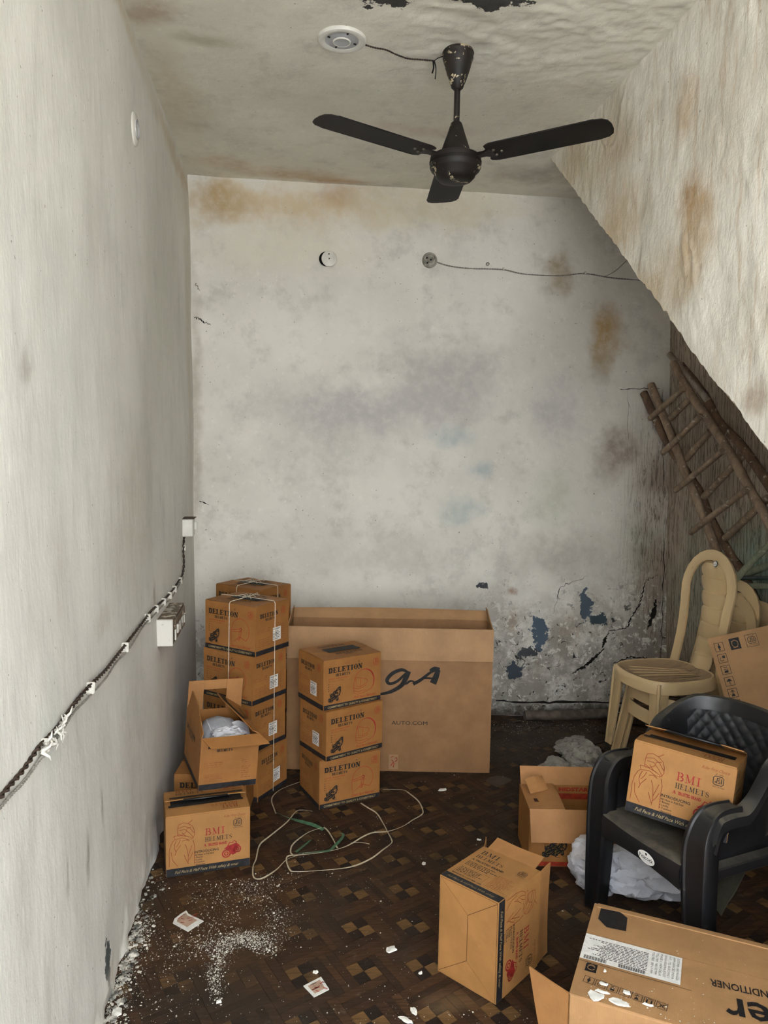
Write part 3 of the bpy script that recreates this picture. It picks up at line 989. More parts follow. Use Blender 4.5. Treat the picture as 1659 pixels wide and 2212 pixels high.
def art_del_wide(root, w, h, kind='full', o=(0, 0, 0), u=(1, 0, 0), v=(0, 0, 1)):
    a = Art(o, u, v)
    a.text('TWO', w * .335, h * .875, .012, 3, wide=1.1)
    a.slab('DELETION', w * .075, h * .735, .0225, 0, heavy=.30)
    a.slab('HELMETS', w * .20, h * .655, .0115, 0, heavy=.26, wide=.9)
    a.text('®', w * .585, h * .87, .011, 0)
    a.mb.build('lettering', [I_blk, I_red, I_brn, I_dim], root)
    a = Art(o, u, v)
    a.text('INTRODUCING NEW SERIES', w * .08, h * .60, .0085, 2, width=w * .33)
    a.text('All New in Full face', w * .08, h * .555, .0075, 1, width=w * .26)
    for i, s in enumerate(('Beauty', 'Looks', 'Comfort', 'Economy')):
        a.rect(w * .08, h * (.505 - i * .045), w * .094, h * (.505 - i * .045) + .003, 0)
        a.text(s, w * .105, h * (.503 - i * .045), .0065, 1)
    (full_helmet if kind == 'full' else open_helmet)(a, w * .50, h * .20, h * .52, 2, 3)
    a.text('Full face Helmet' if kind == 'full' else 'Open face Helmet', w * .52, h * .135, .0165, 2, shear=.45, width=w * .38)
    a.mb.build('helmet_drawing', [I_blk, I_brn, I_red, I_crim], root)
    a = Art(o, u, v)
    rider(a, w * .075, h * .145, h * .30, 0)
    a.mb.build('rider_drawing', [I_blk, C_del], root)
    a = Art(o, u, v)
    isi(a, w * .855, h * .77, h * .11, 0)
    a.mb.build('certification_mark', [I_red], root)
    a = Art(o, u, v)
    a.rect(.002, .002, w - .002, h * .105, 0)
    a.text('COMMITMENT TO QUALITY & CONSISTENCY', w * .07, h * .033, .0125, 1, 2, bold=.03, width=w * .86)
    a.mb.build('base_band', [I_band, I_gold], root)


def art_del_narrow(root, d, h, o, u, sticker=True, plain=False, v=(0, 0, 1)):
    a = Art(o, u, v)
    a.text('TWO', d * .36, h * .875, .011, 1)
    a.slab('DELETION', d * .12, h * .745, .0185, 0, heavy=.28, wide=.86)
    a.slab('HELMETS', d * .28, h * .675, .0105, 0, wide=.85)
    if not plain:
        a.scribble(d * .07, h * .44, d * .42, h * .10, 3, 1, seed=5)
        a.frame(d * .06, h * .40, d * .93, h * .57, .0005, 1)
        a.scribble(d * .70, h * .16, d * .20, h * .38, 9, 1, seed=8)
        a.scribble(d * .07, h * .16, d * .52, h * .18, 5, 1, seed=6)
    a.mb.build('lettering', [I_blk, I_dim], root)
    a = Art(o, u, v)
    isi(a, d * .76, h * .77, h * .105, 0)
    a.mb.build('certification_mark', [I_red], root)
    a = Art(o, u, v)
    a.rect(.002, .002, d - .002, h * .105, 0)
    a.mb.build('base_band', [I_band], root)
    if sticker:
        a = Art(o, u, v, .0009)
        x0, y0, x1, y1 = d * .50, h * .22, d * .74, h * .49
        a.rect(x0, y0, x1, y1, 0)
        a.text('DELETION', x0 + .003, y1 - .010, .009, 1, 1, bold=.03, width=(x1 - x0) * .8)
        a.scribble(x0 + .003, y0 + .004, (x1 - x0) * .84, (y1 - y0) * .68, 6, 1, 1, seed=4)
        for i in range(9): a.rect(x0 + .003 + i * .0042, y0 + .024, x0 + .0045 + i * .0042, y0 + .031, 1, 1)
        a.mb.build('address_label', [M_label, I_blk], root)


def deletion_box(mat4, label, group, kind='full', sticker=True, seed=0, lift=(0.003, 0.002)):
    r = empty('helmet_carton', mat=mat4)
    tag(r, label, 'box', group)
    link('body', carton_body(DW, DD, DH, C_del), r)
    top_flaps(r, DW, DD, DH, C_del, lift, seed=seed)
    art_del_wide(r, DW, DH, kind)
    art_del_narrow(r, DD, DH, (0, DD, 0), (0, -1, 0), sticker)
    art_del_narrow(r, DD, DH, (DW, 0, 0), (0, 1, 0), sticker)
    return r


def M4(x, y, z, yaw, rx=0, ry=0):
    return Matrix.Translation((x, y, z)) @ Matrix.Rotation(yaw, 4, 'Z') @ Matrix.Rotation(ry, 4, 'Y') @ Matrix.Rotation(rx, 4, 'X')


# middle stack of three
deletion_box(M4(.150, 3.150, .4330, .476), 'orange-brown helmet carton with full-face print, topmost of the middle stack of three', 'printed helmet cartons', lift=(.004, .003))
deletion_box(M4(.163, 3.140, .2165, .50), 'full-face helmet carton in the middle of the central stack of three', 'printed helmet cartons', seed=2)
deletion_box(M4(.137, 3.155, .0, .362), 'open-face helmet carton at the foot of the central stack, white strap beside it', 'printed helmet cartons', kind='open', sticker=False, seed=4)


def lstack(ox, oy, z, psi, label, kind='open', sticker=True, seed=0):
    """(ox,oy) is the front corner; the wide face looks left, the narrow one right"""
    x = ox - math.sin(psi) * DW; y = oy + math.cos(psi) * DW
    return deletion_box(M4(x, y, z, psi - PI / 2), label, 'printed helmet cartons', kind, sticker, seed)


lstack(-.135, 3.225, .6475, .905, 'helmet carton tied with white twine, topmost of the left front stack')
lstack(-.150, 3.232, .4315, .875, 'helmet carton second from top in the left front stack', seed=1)
lstack(-.155, 3.245, .2157, .86, 'helmet carton third from top in the left front stack, behind the open carton', seed=2)
lstack(-.125, 3.245, .0, .98, 'lowest helmet carton of the left front stack, turned outward on the floor', seed=3)
# rear stack in the corner
for z, psi, dx, lb in ((.6475, .86, .0, 'helmet carton peeking over the left front stack, topmost in the corner'),
                       (.4315, .80, -.03, 'corner helmet carton below the topmost, nearly hidden behind the left front stack'),
                       (.2157, .84, -.02, 'corner helmet carton second from the floor, almost hidden behind the left stack'),
                       (0, .88, -.01, 'corner helmet carton on the floor, almost hidden behind the left stack')):
    lstack(-.133 + dx, 3.60, z, psi, lb)
deletion_box(M4(-.452, 3.075, 0, -.10), 'helmet carton on the floor under the open carton, its name half covered', 'printed helmet cartons', seed=5, kind='open', sticker=False)


# twine round the two tied stacks
M_twine = simple('white_twine', (214, 204, 182), 0.6, 0.1, 80)
def twine(label, ox, oy, psi, ztop):
    e1 = Vector((math.cos(psi), math.sin(psi), 0)); e2 = Vector((-math.sin(psi), math.cos(psi), 0))
    o_ = Vector((ox, oy, 0))
    W2, D2 = DD, DW
    mb = MB()
    P = lambda a, b, z: o_ + e1 * a + e2 * b + Vector((0, 0, z))
    k = .0035; t = ztop + .0075
    mb.tube([P(W2 * .52, -k, .02), P(W2 * .53, -k, .3), P(W2 * .55, -k, t - .01), P(W2 * .55, k, t), P(W2 * .52, D2 * .48, t + .002), P(W2 * .45, D2 - k, t), P(W2 * .45, D2 + k, t - .02), P(W2 * .45, D2 + k, .02)], .0016, 6)
    mb.tube([P(-k, D2 * .52, .02), P(-k, D2 * .52, .4), P(-k, D2 * .5, t - .01), P(k, D2 * .5, t), P(W2 * .52, D2 * .48, t + .005), P(W2 - k, D2 * .62, t), P(W2 + k, D2 * .62, t - .02), P(W2 + k, D2 * .62, .02)], .0016, 6)
    c = P(W2 * .52, D2 * .48, t + .006)
    for j in range(7):
        a = j * .9 + .4; l = .05 + .02 * math.sin(j * 3)
        mb.tube([c, c + Vector((math.cos(a) * l * .5, math.sin(a) * l * .5, .007)), c + Vector((math.cos(a) * l, math.sin(a) * l, .0))], .0013, 5)
    tag(mb.build('twine', M_twine, smooth=True), label, 'twine', 'tied twine')
twine('white twine knotted over the topmost carton of the left front stack', -.135, 3.225, .905, .6475 + DH)
twine('white twine knotted over the corner carton behind the left front stack', -.133, 3.60, .86, .6475 + DH)


# slab of card hinged along an edge
def card(mb, w, l, M, t=.0035, n=6, warp=0.0, seed=0, cut=None):
    """sheet 0..w by 0..l in local xy; M places it"""
    up = []; lo = []
    for i in range(n + 1):
        ru = []; rl = []
        for j in range(n + 1):
            x = w * i / n; y = l * j / n
            z = warp * math.sin(PI * x / w) * (y / l) + warp * .5 * math.sin(y / l * 3 + seed)* (y / l)
            if cut: x, y = cut(x, y)
            ru.append(M @ Vector((x, y, z + t * .5))); rl.append(M @ Vector((x, y, z - t * .5)))
        up.append(ru); lo.append(rl)
    T = mb.T; mb.T = Matrix.Identity(4)
    mb.grid(up); mb.grid([r[::-1] for r in lo])
    for i in range(n):
        mb.add([up[i][0], lo[i][0], lo[i + 1][0], up[i + 1][0]], [(0, 1, 2, 3)])
        mb.add([up[i][n], up[i + 1][n], lo[i + 1][n], lo[i][n]], [(0, 1, 2, 3)])
        mb.add([up[0][i], up[0][i + 1], lo[0][i + 1], lo[0][i]], [(0, 1, 2, 3)])
        mb.add([up[n][i], lo[n][i], lo[n][i + 1], up[n][i + 1]], [(0, 1, 2, 3)])
    mb.T = T


def hinge(p, axis, out, ang_up):
    """frame: x along axis, y points away, lifted by ang_up"""
    x = Vector(axis).normalized(); o_ = Vector(out).normalized(); z = x.cross(o_)
    y = o_ * math.cos(ang_up) + Vector((0, 0, 1)) * math.sin(ang_up)
    z = x.cross(y)
    m = Matrix.Identity(4)
    for i in range(3): m[i][0] = x[i]; m[i][1] = y[i]; m[i][2] = z[i]; m[i][3] = p[i]
    return m


def open_shell(root, w, d, h, mat, t=.004, name='body'):
    mb = MB()
    mb.box((0, 0, 0), (w, d, t)); mb.box((0, 0, t), (w, t, h)); mb.box((0, d - t, t), (w, d, h)); mb.box((0, t, t), (t, d - t, h)); mb.box((w - t, t, t), (w, d - t, h))
    return mb.build(name, mat, root)


# crumpled cloth / paper
def crumple(name, mat, w, l, h, loc, yaw, seed, label, cat, group=None, n=72, sharp=1.0, parent=None, fold=True, rz=0.0):
    """a bunched sheet: closed lumpy bag with hard creases"""
    rs = np.random.default_rng(seed)
    dirs = rs.normal(size=(84, 3)); dirs[:, 2] *= .8; dirs /= np.linalg.norm(dirs, axis=1)[:, None]
    offs = rs.uniform(.70, 1.12, 84)
    mb = MB()
    rows = []
    for i in range(n):
        th = 2 * PI * i / n
        row = []
        for j in range(n // 2 + 1):
            ph = PI * (j / (n // 2)) - PI / 2
            v = np.array([math.cos(th) * math.cos(ph), math.sin(th) * math.cos(ph), math.sin(ph)])
            # support of random half spaces makes facets with creases
            r = 1.2
            dt = dirs @ v
            r = np.min(np.where(dt > .15, offs / np.maximum(dt, .15), 9))
            r = min(r, 1.35)
            q_ = Vector(v * r)
            q_ += Vector(noise.noise_vector(q_ * 3.5 + Vector((seed, 0, 0)))) * .12 * sharp
            q_ += Vector(noise.noise_vector(q_ * 8.0 + Vector((0, seed, 0)))) * .035 * sharp
            z = q_.z * h * .5
            row.append((q_.x * w * .5, q_.y * l * .5, z))
        rows.append(row)
    zmin = min(p[2] for r in rows for p in r)
    rows = [[(p[0], p[1], max(p[2] - zmin - h * .10, 0.0015 + .002 * (p[2] - zmin) / h)) for p in r] for r in rows]
    mb.grid(rows, close_u=True)
    o_ = mb.build(name, mat, parent, smooth=28, fix=True)
    o_.location = loc; o_.rotation_euler = (0, 0, yaw)
    if label: tag(o_, label, cat, group)
    return o_


def sheet_mesh(mb, w, l, fn, n=26):
    mb.grid([[fn(w * (i / n - .5), l * (j / n - .5)) for j in range(n + 1)] for i in range(n + 1)])


def cloth_mat(name, rgb, var=.1):
    t = NT(name)
    o = t.obj(); n = t.noise(o, 14, 5)
    c = lin(rgb)
    col = t.mix(t.smooth(n, .3, .7), tuple(x * (1 - var * 2) for x in c), c)
    nm = t.bump(t.noise(o, 26, 4, .6, .8), .5, .012)
    nm = t.bump(t.noise(o, 350, 2), .12, .001, nm)
    return t.fin(col, .85, nm, spec=.15)


M_white = cloth_mat('white_nonwoven_cloth', (214, 214, 220))
M_grey = cloth_mat('grey_grimy_plastic', (168, 164, 154), .2)

# ---- open helmet carton on the left
Mo = M4(-.3345, 2.874, .232, .314, .06, .055)
ob_ = empty('open_carton', mat=Mo)
tag(ob_, 'open helmet carton with flaps raised and white bagged helmet inside, on the left boxes', 'box')
w, d, h = DD, DW, DH * .96
open_shell(ob_, w, d, h, C_del)
mb = MB(); card(mb, w - .002, .15, hinge((.001, d - .002, h), (1, 0, 0), (0, 1, 0), math.radians(92)), warp=.004)
# back flap with a hand slot: rebuilt from five pieces
mb = MB()
hz = .125
def bf(x0, x1, z0, z1): mb.cbox((x0, d - .004, h + z0), (x1, d, h + z1), .0012)
bf(0, w * .28, 0, hz); bf(w * .28, w * .70, hz * .68, hz); bf(w * .70, w, 0, hz * .999)
mb.build('flap', C_in, ob_)
mb = MB(); card(mb, d * .98, .085, hinge((.001, d * .99, h), (0, -1, 0), (-1, 0, 0), math.radians(100)), warp=.004, seed=2, cut=lambda x, y: (x, y * (1 - .75 * max(0, (x / (d * .98) - .45)) / .55)))
fl_ = mb.build('flap', C_del, ob_)
mb = MB(); Hm = hinge((w - .001, d * .01, h), (0, 1, 0), (1, 0, 0), math.radians(147)); card(mb, d * .97, .125, Hm, warp=.004, seed=1, cut=lambda x, y: (x, y * (.25 + .75 * min(1, x / (d * .7)))))
fl2 = mb.build('flap', C_del, ob_)
mb = MB(); Hf = hinge((0, .002, h + .001), (1, 0, 0), (0, -1, 0), math.radians(-30)); card(mb, w * 1.0, .050, Hf, warp=.004, seed=3, cut=lambda x, y: (x + .030 * y / .05, y))
mb.build('flap', C_del, ob_)
for (M_, sgn, nm_) in ((Hm, 1, 'a'),):
    o3 = M_ @ Vector((0, 0, .0045)); ux = (M_.to_3x3() @ Vector((1, 0, 0))); vy = (M_.to_3x3() @ Vector((0, 1, 0)))
    a = Art(o3, ux, vy)
    a.poly([(d * .30, .040), (d * .70, .096), (d * .95, .096), (d * .95, .123), (d * .68, .123), (d * .26, .062)], 0)
    a.slab('DELETION', d * .36, .026, .015, 0)
    a.text('HELMETS', d * .44, .014, .009, 0, bold=.02)
    a.mb.build('lettering', [I_blk], ob_)
a = Art((0, 0, 0), (1, 0, 0), (0, 0, 1))
a.slab('DELETION', w * .12, h * .80, .0185, 0, heavy=.28, wide=.86); a.slab('HELMETS', w * .27, h * .725, .0105, 0, wide=.85)
a.scribble(w * .07, h * .42, w * .36, h * .12, 3, 1, seed=5); a.frame(w * .05, h * .37, w * .95, h * .55, .0005, 1)
a.scribble(w * .72, h * .16, w * .18, h * .38, 9, 1, seed=8); a.scribble(w * .08, h * .15, w * .34, h * .16, 5, 1, seed=6)
a.mb.build('lettering', [I_blk, I_dim], ob_)
a = Art((0, 0, 0), (1, 0, 0), (0, 0, 1)); isi(a, w * .76, h * .83, h * .10, 0); a.mb.build('certification_mark', [I_red], ob_)
for o3, u3, l3 in (((0, 0, 0), (1, 0, 0), w), ((0, d, 0), (0, -1, 0), d)):
    a = Art(o3, u3, (0, 0, 1)); a.rect(.001, .001, l3 - .001, h * .115, 0); a.mb.build('base_band', [I_band], ob_)
a = Art((0, d, 0), (0, -1, 0), (0, 0, 1)); a.slab('DELETION', d * .10, h * .72, .021, 0, heavy=.3); a.slab('HELMETS', d * .25, h * .65, .011, 0)
a.mb.build('lettering', [I_blk], ob_)

# the bagged helmet and white cloth inside it
R3 = Mo.to_3x3()
p = Mo @ Vector((w * .50, d * .56, .045))
mb = MB()
rows = []
for i in range(40):
    row = []
    for j in range(21):
        th = 2 * PI * i / 40; ph = PI * j / 20 - PI / 2
        v = Vector((math.cos(th) * math.cos(ph), math.sin(th) * math.cos(ph), math.sin(ph)))
        r = 1 + .05 * noise.noise(v * 3) + .02 * noise.noise(v * 9)
        row.append((v.x * .092 * r, v.y * .115 * r, .085 + v.z * .082 * r))
    rows.append(row)
mb.grid(rows, close_u=True)
M_bag = cloth_mat('grey_white_bag_cloth', (178, 180, 186), .12)
hb = mb.build('bagged_helmet', M_bag, smooth=True)
hb.location = p; hb.rotation_euler = (0, 0, .3)
tag(hb, 'helmet wrapped in a greyish white drawstring bag inside the open carton', 'helmet')
mb = MB()
mb.tube([(-.02 + .03 * math.cos(t_ * .35 + 2), -.118 + t_ * .026, .085 + .078 * math.sin(min(PI, .35 + t_ * .32)) + .006) for t_ in range(8)], .003, 6, flat=.5)
mb.build('drawstring', M_white, hb, smooth=True)
crumple('white_cloth', M_white, .17, .12, .09, Mo @ Vector((w * .52, d * .26, h - .072)), .3, 12, 'crumpled white cloth at the front of the open helmet carton', 'cloth', sharp=1.8)
mb = MB(); sheet_mesh(mb, .15, .10, lambda x, y: (x, y, .02 * math.sin(x * 22) + .25 * y + .012 * noise.noise(Vector((x * 20, y * 20, 0)))), 20)
sf = mb.build('white_sheet', M_white, smooth=True)
sf.matrix_world = Mo @ Matrix.Translation((w * .62, d * .34, h - .02)) @ Matrix.Rotation(.35, 4, 'Y')
tag(sf, 'folded white sheet lying over the bagged helmet in the open carton', 'cloth')


# ---- scarf-print cartons
def bmi_front(root, w, h, o=(0, 0, 0), u=(1, 0, 0), v=(0, 0, 1)):
    a = Art(o, u, v)
    scarf_woman(a, w * .03, h * .155, w * .31, h * .73, 0)
    a.mb.build('scarf_drawing', [I_brn], root)
    a = Art(o, u, v)
    a.slab('BMI', w * .455, h * .62, .0265, 1, heavy=.14, thin=.05)
    a.slab('HELMETS', w * .455, h * .515, .0165, 0, heavy=.14, thin=.06, wide=.86)
    a.slab('A T', w * .44, h * .435, .0098, 1, heavy=.3); 
    a.text('RUSTED BRAND', w * .512, h * .435, .0135, 1, bold=.04, width=w * .205)
    a.text('INTRODUCING', w * .335, h * .345, .0120, 0, bold=.02, width=w * .285)
    a.text('All New in Full face', w * .335, h * .300, .0085, 0, bold=.015)
    for i, s in enumerate(('Beauty', 'Looks', 'Comfort', 'Economy')):
        a.text('• ' + s, w * .335, h * (.262 - i * .042), .0085, 0, bold=.015)
    a.mb.build('lettering', [I_blk, I_crim, I_brn], root); a = Art(o, u, v)
    a.text("Rider First Choice", w * .68, h * .885, .0135, 2, shear=.5, width=w * .26)
    a.mb.build('lettering', [I_blk, I_crim, I_brn], root)
    a = Art(o, u, v)
    isi(a, w * .80, h * .715, h * .115, 0)
    a.mb.build('certification_mark', [I_blk], root)
    a = Art(o, u, v)
    superbike(a, w * .66, h * .19, w * .23, 0)
    a.mb.build('motorcycle_drawing', [I_crim], root)
    a = Art(o, u, v)
    a.rect(.001, .001, w - .001, h * .135, 0)
    a.text('Full Face & Half Face With safety & wear', w * .10, h * .045, .0155, 1, 2, shear=.4, width=w * .76, bold=.008)
    a.mb.build('base_band', [I_band, I_gold], root)


def bmi_side(root, d, h, o, u, v=(0, 0, 1)):
    a = Art(o, u, v)
    a.slab('BMI', d * .08, h * .80, .024, 0, heavy=.14, thin=.05)
    a.slab('HELMETS', d * .08, h * .69, .0165, 0, heavy=.14, thin=.06, wide=.84)
    a.text('A TRUSTED BRAND', d * .08, h * .60, .0125, 0, bold=.03, width=d * .55)
    a.scribble(d * .08, h * .43, d * .55, h * .13, 4, 0, seed=9)
    a.frame(d * .07, h * .22, d * .55, h * .40, .0006, 0)
    a.scribble(d * .09, h * .23, d * .42, h * .15, 5, 0, seed=10)
    a.text('MARKETED BY CUSTOMER CARE', d * .07, h * .165, .008, 0, bold=.03, width=d * .5)
    a.scribble(d * .62, h * .18, d * .32, h * .34, 11, 2, seed=11)
    a.mb.build('lettering', [I_blk, I_crim, I_dim], root)
    a = Art(o, u, v); isi(a, d * .80, h * .70, h * .10, 0); a.mb.build('certification_mark', [I_blk], root)
    a = Art(o, u, v); a.rect(.001, .001, d - .001, h * .135, 0)
    a.text('Full Face & Half Face With safety', d * .08, h * .045, .013, 1, 2, shear=.4, width=d * .8)
    a.mb.build('base_band', [I_band, I_gold], root)


def bmi_box(mat4, label, tops=True, seed=0, top_open=False):
    r = empty('scarf_print_carton', mat=mat4)
    tag(r, label, 'box', 'scarf print helmet cartons')
    if top_open:
        open_shell(r, BW, BD, BH, C_bmi)
    else:
        link('body', carton_body(BW, BD, BH, C_bmi), r)
    bmi_front(r, BW, BH)
    bmi_side(r, BD, BH, (0, BD, 0), (0, -1, 0)); bmi_side(r, BD, BH, (BW, 0, 0), (0, 1, 0))
    return r


def bmi_top(r, lifts=(.004, .022)):
    h = BH
    a = Art((0, 0, h), (1, 0, 0), (0, 1, 0), .0006)
    a.rect(.02, BD * .28, BW - .02, BD * .62, 0)  # flat black patch stands for the shade inside the slot
    a.mb.build('slot_dark_patch', [I_blk], r)
    for k in (0, 1):
        lf = lifts[k]
        mb = MB()
        l = BD * (.34 if k == 0 else .43)
        if k == 0: Mh = hinge((.002, .002, h + .001), (1, 0, 0), (0, 1, 0), math.asin(lf / l))
        else: Mh = hinge((BW - .002, BD - .002, h + .001), (-1, 0, 0), (0, -1, 0), math.asin(lf / l))
        card(mb, BW - .004, l, Mh, .003, warp=.003, seed=k)
        mb.build('flap', C_bmi, r)
        Rm = Mh.to_3x3(); n_ = Rm @ Vector((0, 0, 1)); sg = 1 if n_.z > 0 else -1
        # lettering stands along the hinge side, black slot print along the free edge
        if sg > 0: a = Art(Mh @ Vector((0, 0, .0052)), Rm @ Vector((1, 0, 0)), Rm @ Vector((0, 1, 0)))
        a.rect(.01, l - .016, BW - .02, l - .001, 0)
        if k == 1:
            a.mb.build('slot_print', [I_blk], r)
            # print upright for a viewer at the front
            a = Art(Mh @ Vector((BW - .004, l, .0052)), Rm @ Vector((-1, 0, 0)), Rm @ Vector((0, -1, 0)))
            a.slab('BMI', BW * .13, l * .60, .024, 1, heavy=.14, thin=.05)
            a.slab('HELMETS', BW * .13, l * .36, .0165, 0, heavy=.14, thin=.06, wide=.9)
            a.text('A TRUSTED BRAND', BW * .62, l * .34, .011, 1, bold=.03)
            sbk = Art(a.o, a.u, a.v); superbike(sbk, BW * .72, l * .52, .05, 0); sbk.mb.build('motorcycle_drawing', [I_brn], r)
        else:
            a.mb.build('slot_print', [I_blk], r)
            a = Art(Mh @ Vector((BW - .004, l, .0052)), Rm @ Vector((-1, 0, 0)), Rm @ Vector((0, -1, 0)))
            a.slab('BMI', BW * .13, l * .60, .022, 1, heavy=.14, thin=.05)
            a.slab('HELMETS', BW * .13, l * .36, .0155, 1, heavy=.14, thin=.06, wide=.9)
        a.mb.build('lettering', [I_blk, I_brn], r)
    mb = MB()
    z_ = h + lifts[1] + .002
    mb.tube([(BW * .20, BD * .58, z_ - .008), (BW * .24, BD * .53, z_), (BW * .5, BD * .52, z_ + .001), (BW * .76, BD * .53, z_), (BW * .80, BD * .58, z_ - .008)], [.004, .010, .011, .010, .004], 8, flat=.4)
    mb.build('carry_handle', simple('black_plastic_tape', (24, 24, 25), .35, .1, 40, spec=.5), r, smooth=True)


b1 = bmi_box(M4(-.425, 2.69, 0, .194), 'scarf-print helmet carton standing upright on the floor against the left wall')
bmi_top(b1, (.003, .006))
b2 = bmi_box(M4(1.050, 2.205, .428, -.711, -.121, .060), 'scarf-print helmet carton sitting tilted on the black armchair')
bmi_top(b2, (.002, .026))
# the one standing on its end: its length is vertical
yw = .714; xf = Vector((math.cos(yw), math.sin(yw), 0)); yf = Vector((-math.sin(yw), math.cos(yw), 0))
Mf = Matrix.Identity(4)
for i in range(3): Mf[i][0] = -1.0 if i == 2 else 0.0; Mf[i][1] = yf[i]; Mf[i][2] = xf[i]
Mf[0][3], Mf[1][3], Mf[2][3] = .583, 1.962, BW + .001
b3 = bmi_box(Mf, 'scarf-print helmet carton stood on its end in the middle of the floor, base facing left', top_open=True)
# base flaps on its underside (which faces the left front)
mb = MB()
zb_ = -.0008
c1 = (BW * .27, BD * .5); c2 = (BW * .73, BD * .5)
b3base = MB()
def tri(pts, k):
    mbp = MB(); mbp.add([(x, y, zb_ - k) for x, y in pts] + [(x, y, zb_ - k + .0008) for x, y in pts],
                        [tuple(range(len(pts)))[::-1]] + [(i, (i + 1) % len(pts), len(pts) + (i + 1) % len(pts), len(pts) + i) for i in range(len(pts))])
    mbp.build('base_panel', C_bmi, b3)
g_ = .0013; e_ = .004
tri([(e_, e_), (c1[0] - g_, c1[1]), (e_, BD - e_)], .0006)
tri([(BW - e_, e_), (BW - e_, BD - e_), (c2[0] + g_, c2[1])], .0006)
tri([(e_ + .002, e_), (BW - e_ - .002, e_), (c2[0], c2[1] - g_), (c1[0], c1[1] - g_)], .0009)
tri([(e_ + .002, BD - e_), (c1[0], c1[1] + g_), (c2[0], c2[1] + g_), (BW - e_ - .002, BD - e_)], .0003)
a = Art((0, 0, 0), (0, 1, 0), (1, 0, 0), .0004)
a.rect(.003, .003, BD - .003, BW - .003, 0)
a.mb.build('base_seams', [simple('seam_shadow_card', (96, 60, 32), .8)], b3)
# its top flaps, open at the far side
for (p_, ax, out, an, l_, w_) in (((0.0, .004, BH), (0, 1, 0), (-1, 0, 0), 62, .05, BD - .02), ((.0, BD * .2, BH), (0, 1, 0), (-1, 0, 0), 88, .0, .0)):
    if l_ == 0: continue
mb = MB(); card(mb, BD * .82, .055, hinge((.001, BD * .1, BH), (0, 1, 0), (-1, 0, 0), math.radians(74)), .003, warp=.004); mb.build('flap', C_in, b3)
mb = MB(); card(mb, BW * .97, .07, hinge((BW * .985, .002, BH), (-1, 0, 0), (0, -1, 0), math.radians(95)), .003, warp=.004); mb.build('flap', C_in, b3)
mb = MB(); card(mb, BW * .97, .07, hinge((BW * .015, BD - .002, BH), (1, 0, 0), (0, 1, 0), math.radians(60)), .003, warp=.004); mb.build('flap', C_in, b3)


# ---- large tall carton against the back wall
rt = empty('tall_carton', (-.004 + .0, 3.585, 0), (0, 0, -.128))
tag(rt, 'large pale brown carton standing on its edge behind the small stacks, top flaps folded out', 'box')
w, d, h = .972, .20, .695
mb = MB()
t = .006
# front panel, slightly bowed
def panel(mb, x0, x1, z0, z1, y, t, bow=0.006, n=14, nz=8, seed=0):
    F = []; Bk = []
    for i in range(n + 1):
        f_ = []; b_ = []
        for j in range(nz + 1):
            x = x0 + (x1 - x0) * i / n; z = z0 + (z1 - z0) * j / nz
            q_ = bow * math.sin(PI * i / n) * math.sin(PI * j / nz) + .002 * noise.noise(Vector((x * 6, z * 6, seed)))
            f_.append((x, y - q_, z)); b_.append((x, y - q_ + t, z))
        F.append(f_); Bk.append(b_)
    mb.grid(F); mb.grid([r[::-1] for r in Bk])
    for i in range(n):
        mb.add([F[i][0], Bk[i][0], Bk[i + 1][0], F[i + 1][0]], [(0, 1, 2, 3)]); mb.add([F[i][nz], F[i + 1][nz], Bk[i + 1][nz], Bk[i][nz]], [(0, 1, 2, 3)])
    for j in range(nz):
        mb.add([F[0][j], F[0][j + 1], Bk[0][j + 1], Bk[0][j]], [(0, 1, 2, 3)]); mb.add([F[n][j], Bk[n][j], Bk[n][j + 1], F[n][j + 1]], [(0, 1, 2, 3)])
panel(mb, 0, w, 0, h, 0, t); panel(mb, 0, w, 0, h, d - t, t, bow=-.004)
mb.box((0, t, 0), (t, d - t, h)); mb.box((w - t, t, 0), (w, d - t, h)); mb.box((t, t, 0), (w - t, d - t, t))
mb.build('body', C_big, rt)
# front flap hangs down outside, back flap and end flaps stand up
mb = MB(); panel(mb, .0, w, h - .150, h + .004, -.012, .004, bow=.002, seed=3)
C_bigf = card_mat('pale_brown_cardboard_inside', (168, 131, 94))
mb.build('front_flap', C_bigf, rt)
mb = MB(); card(mb, w, .07, hinge((0, d - .004, h), (1, 0, 0), (0, 1, 0), math.radians(30)), .004, 10, .008); mb.build('back_flap', C_bigf, rt)
mb = MB(); card(mb, d, .11, hinge((w - .003, d, h), (0, -1, 0), (1, 0, 0), math.radians(98)), .004, 6, .002, cut=lambda x, y: (x * (1 - .75 * y / .11), y * .62)); mb.build('end_flap', C_bigf, rt)
mb = MB(); card(mb, d, .11, hinge((.003, 0, h), (0, 1, 0), (-1, 0, 0), math.radians(96)), .004, 6, .002, cut=lambda x, y: (x + (d - x) * .6 * y / .11, y * .55)); mb.build('end_flap', C_bigf, rt)
a = Art((0, -.0062, 0), (1, 0, 0), (0, 0, 1), .0008)
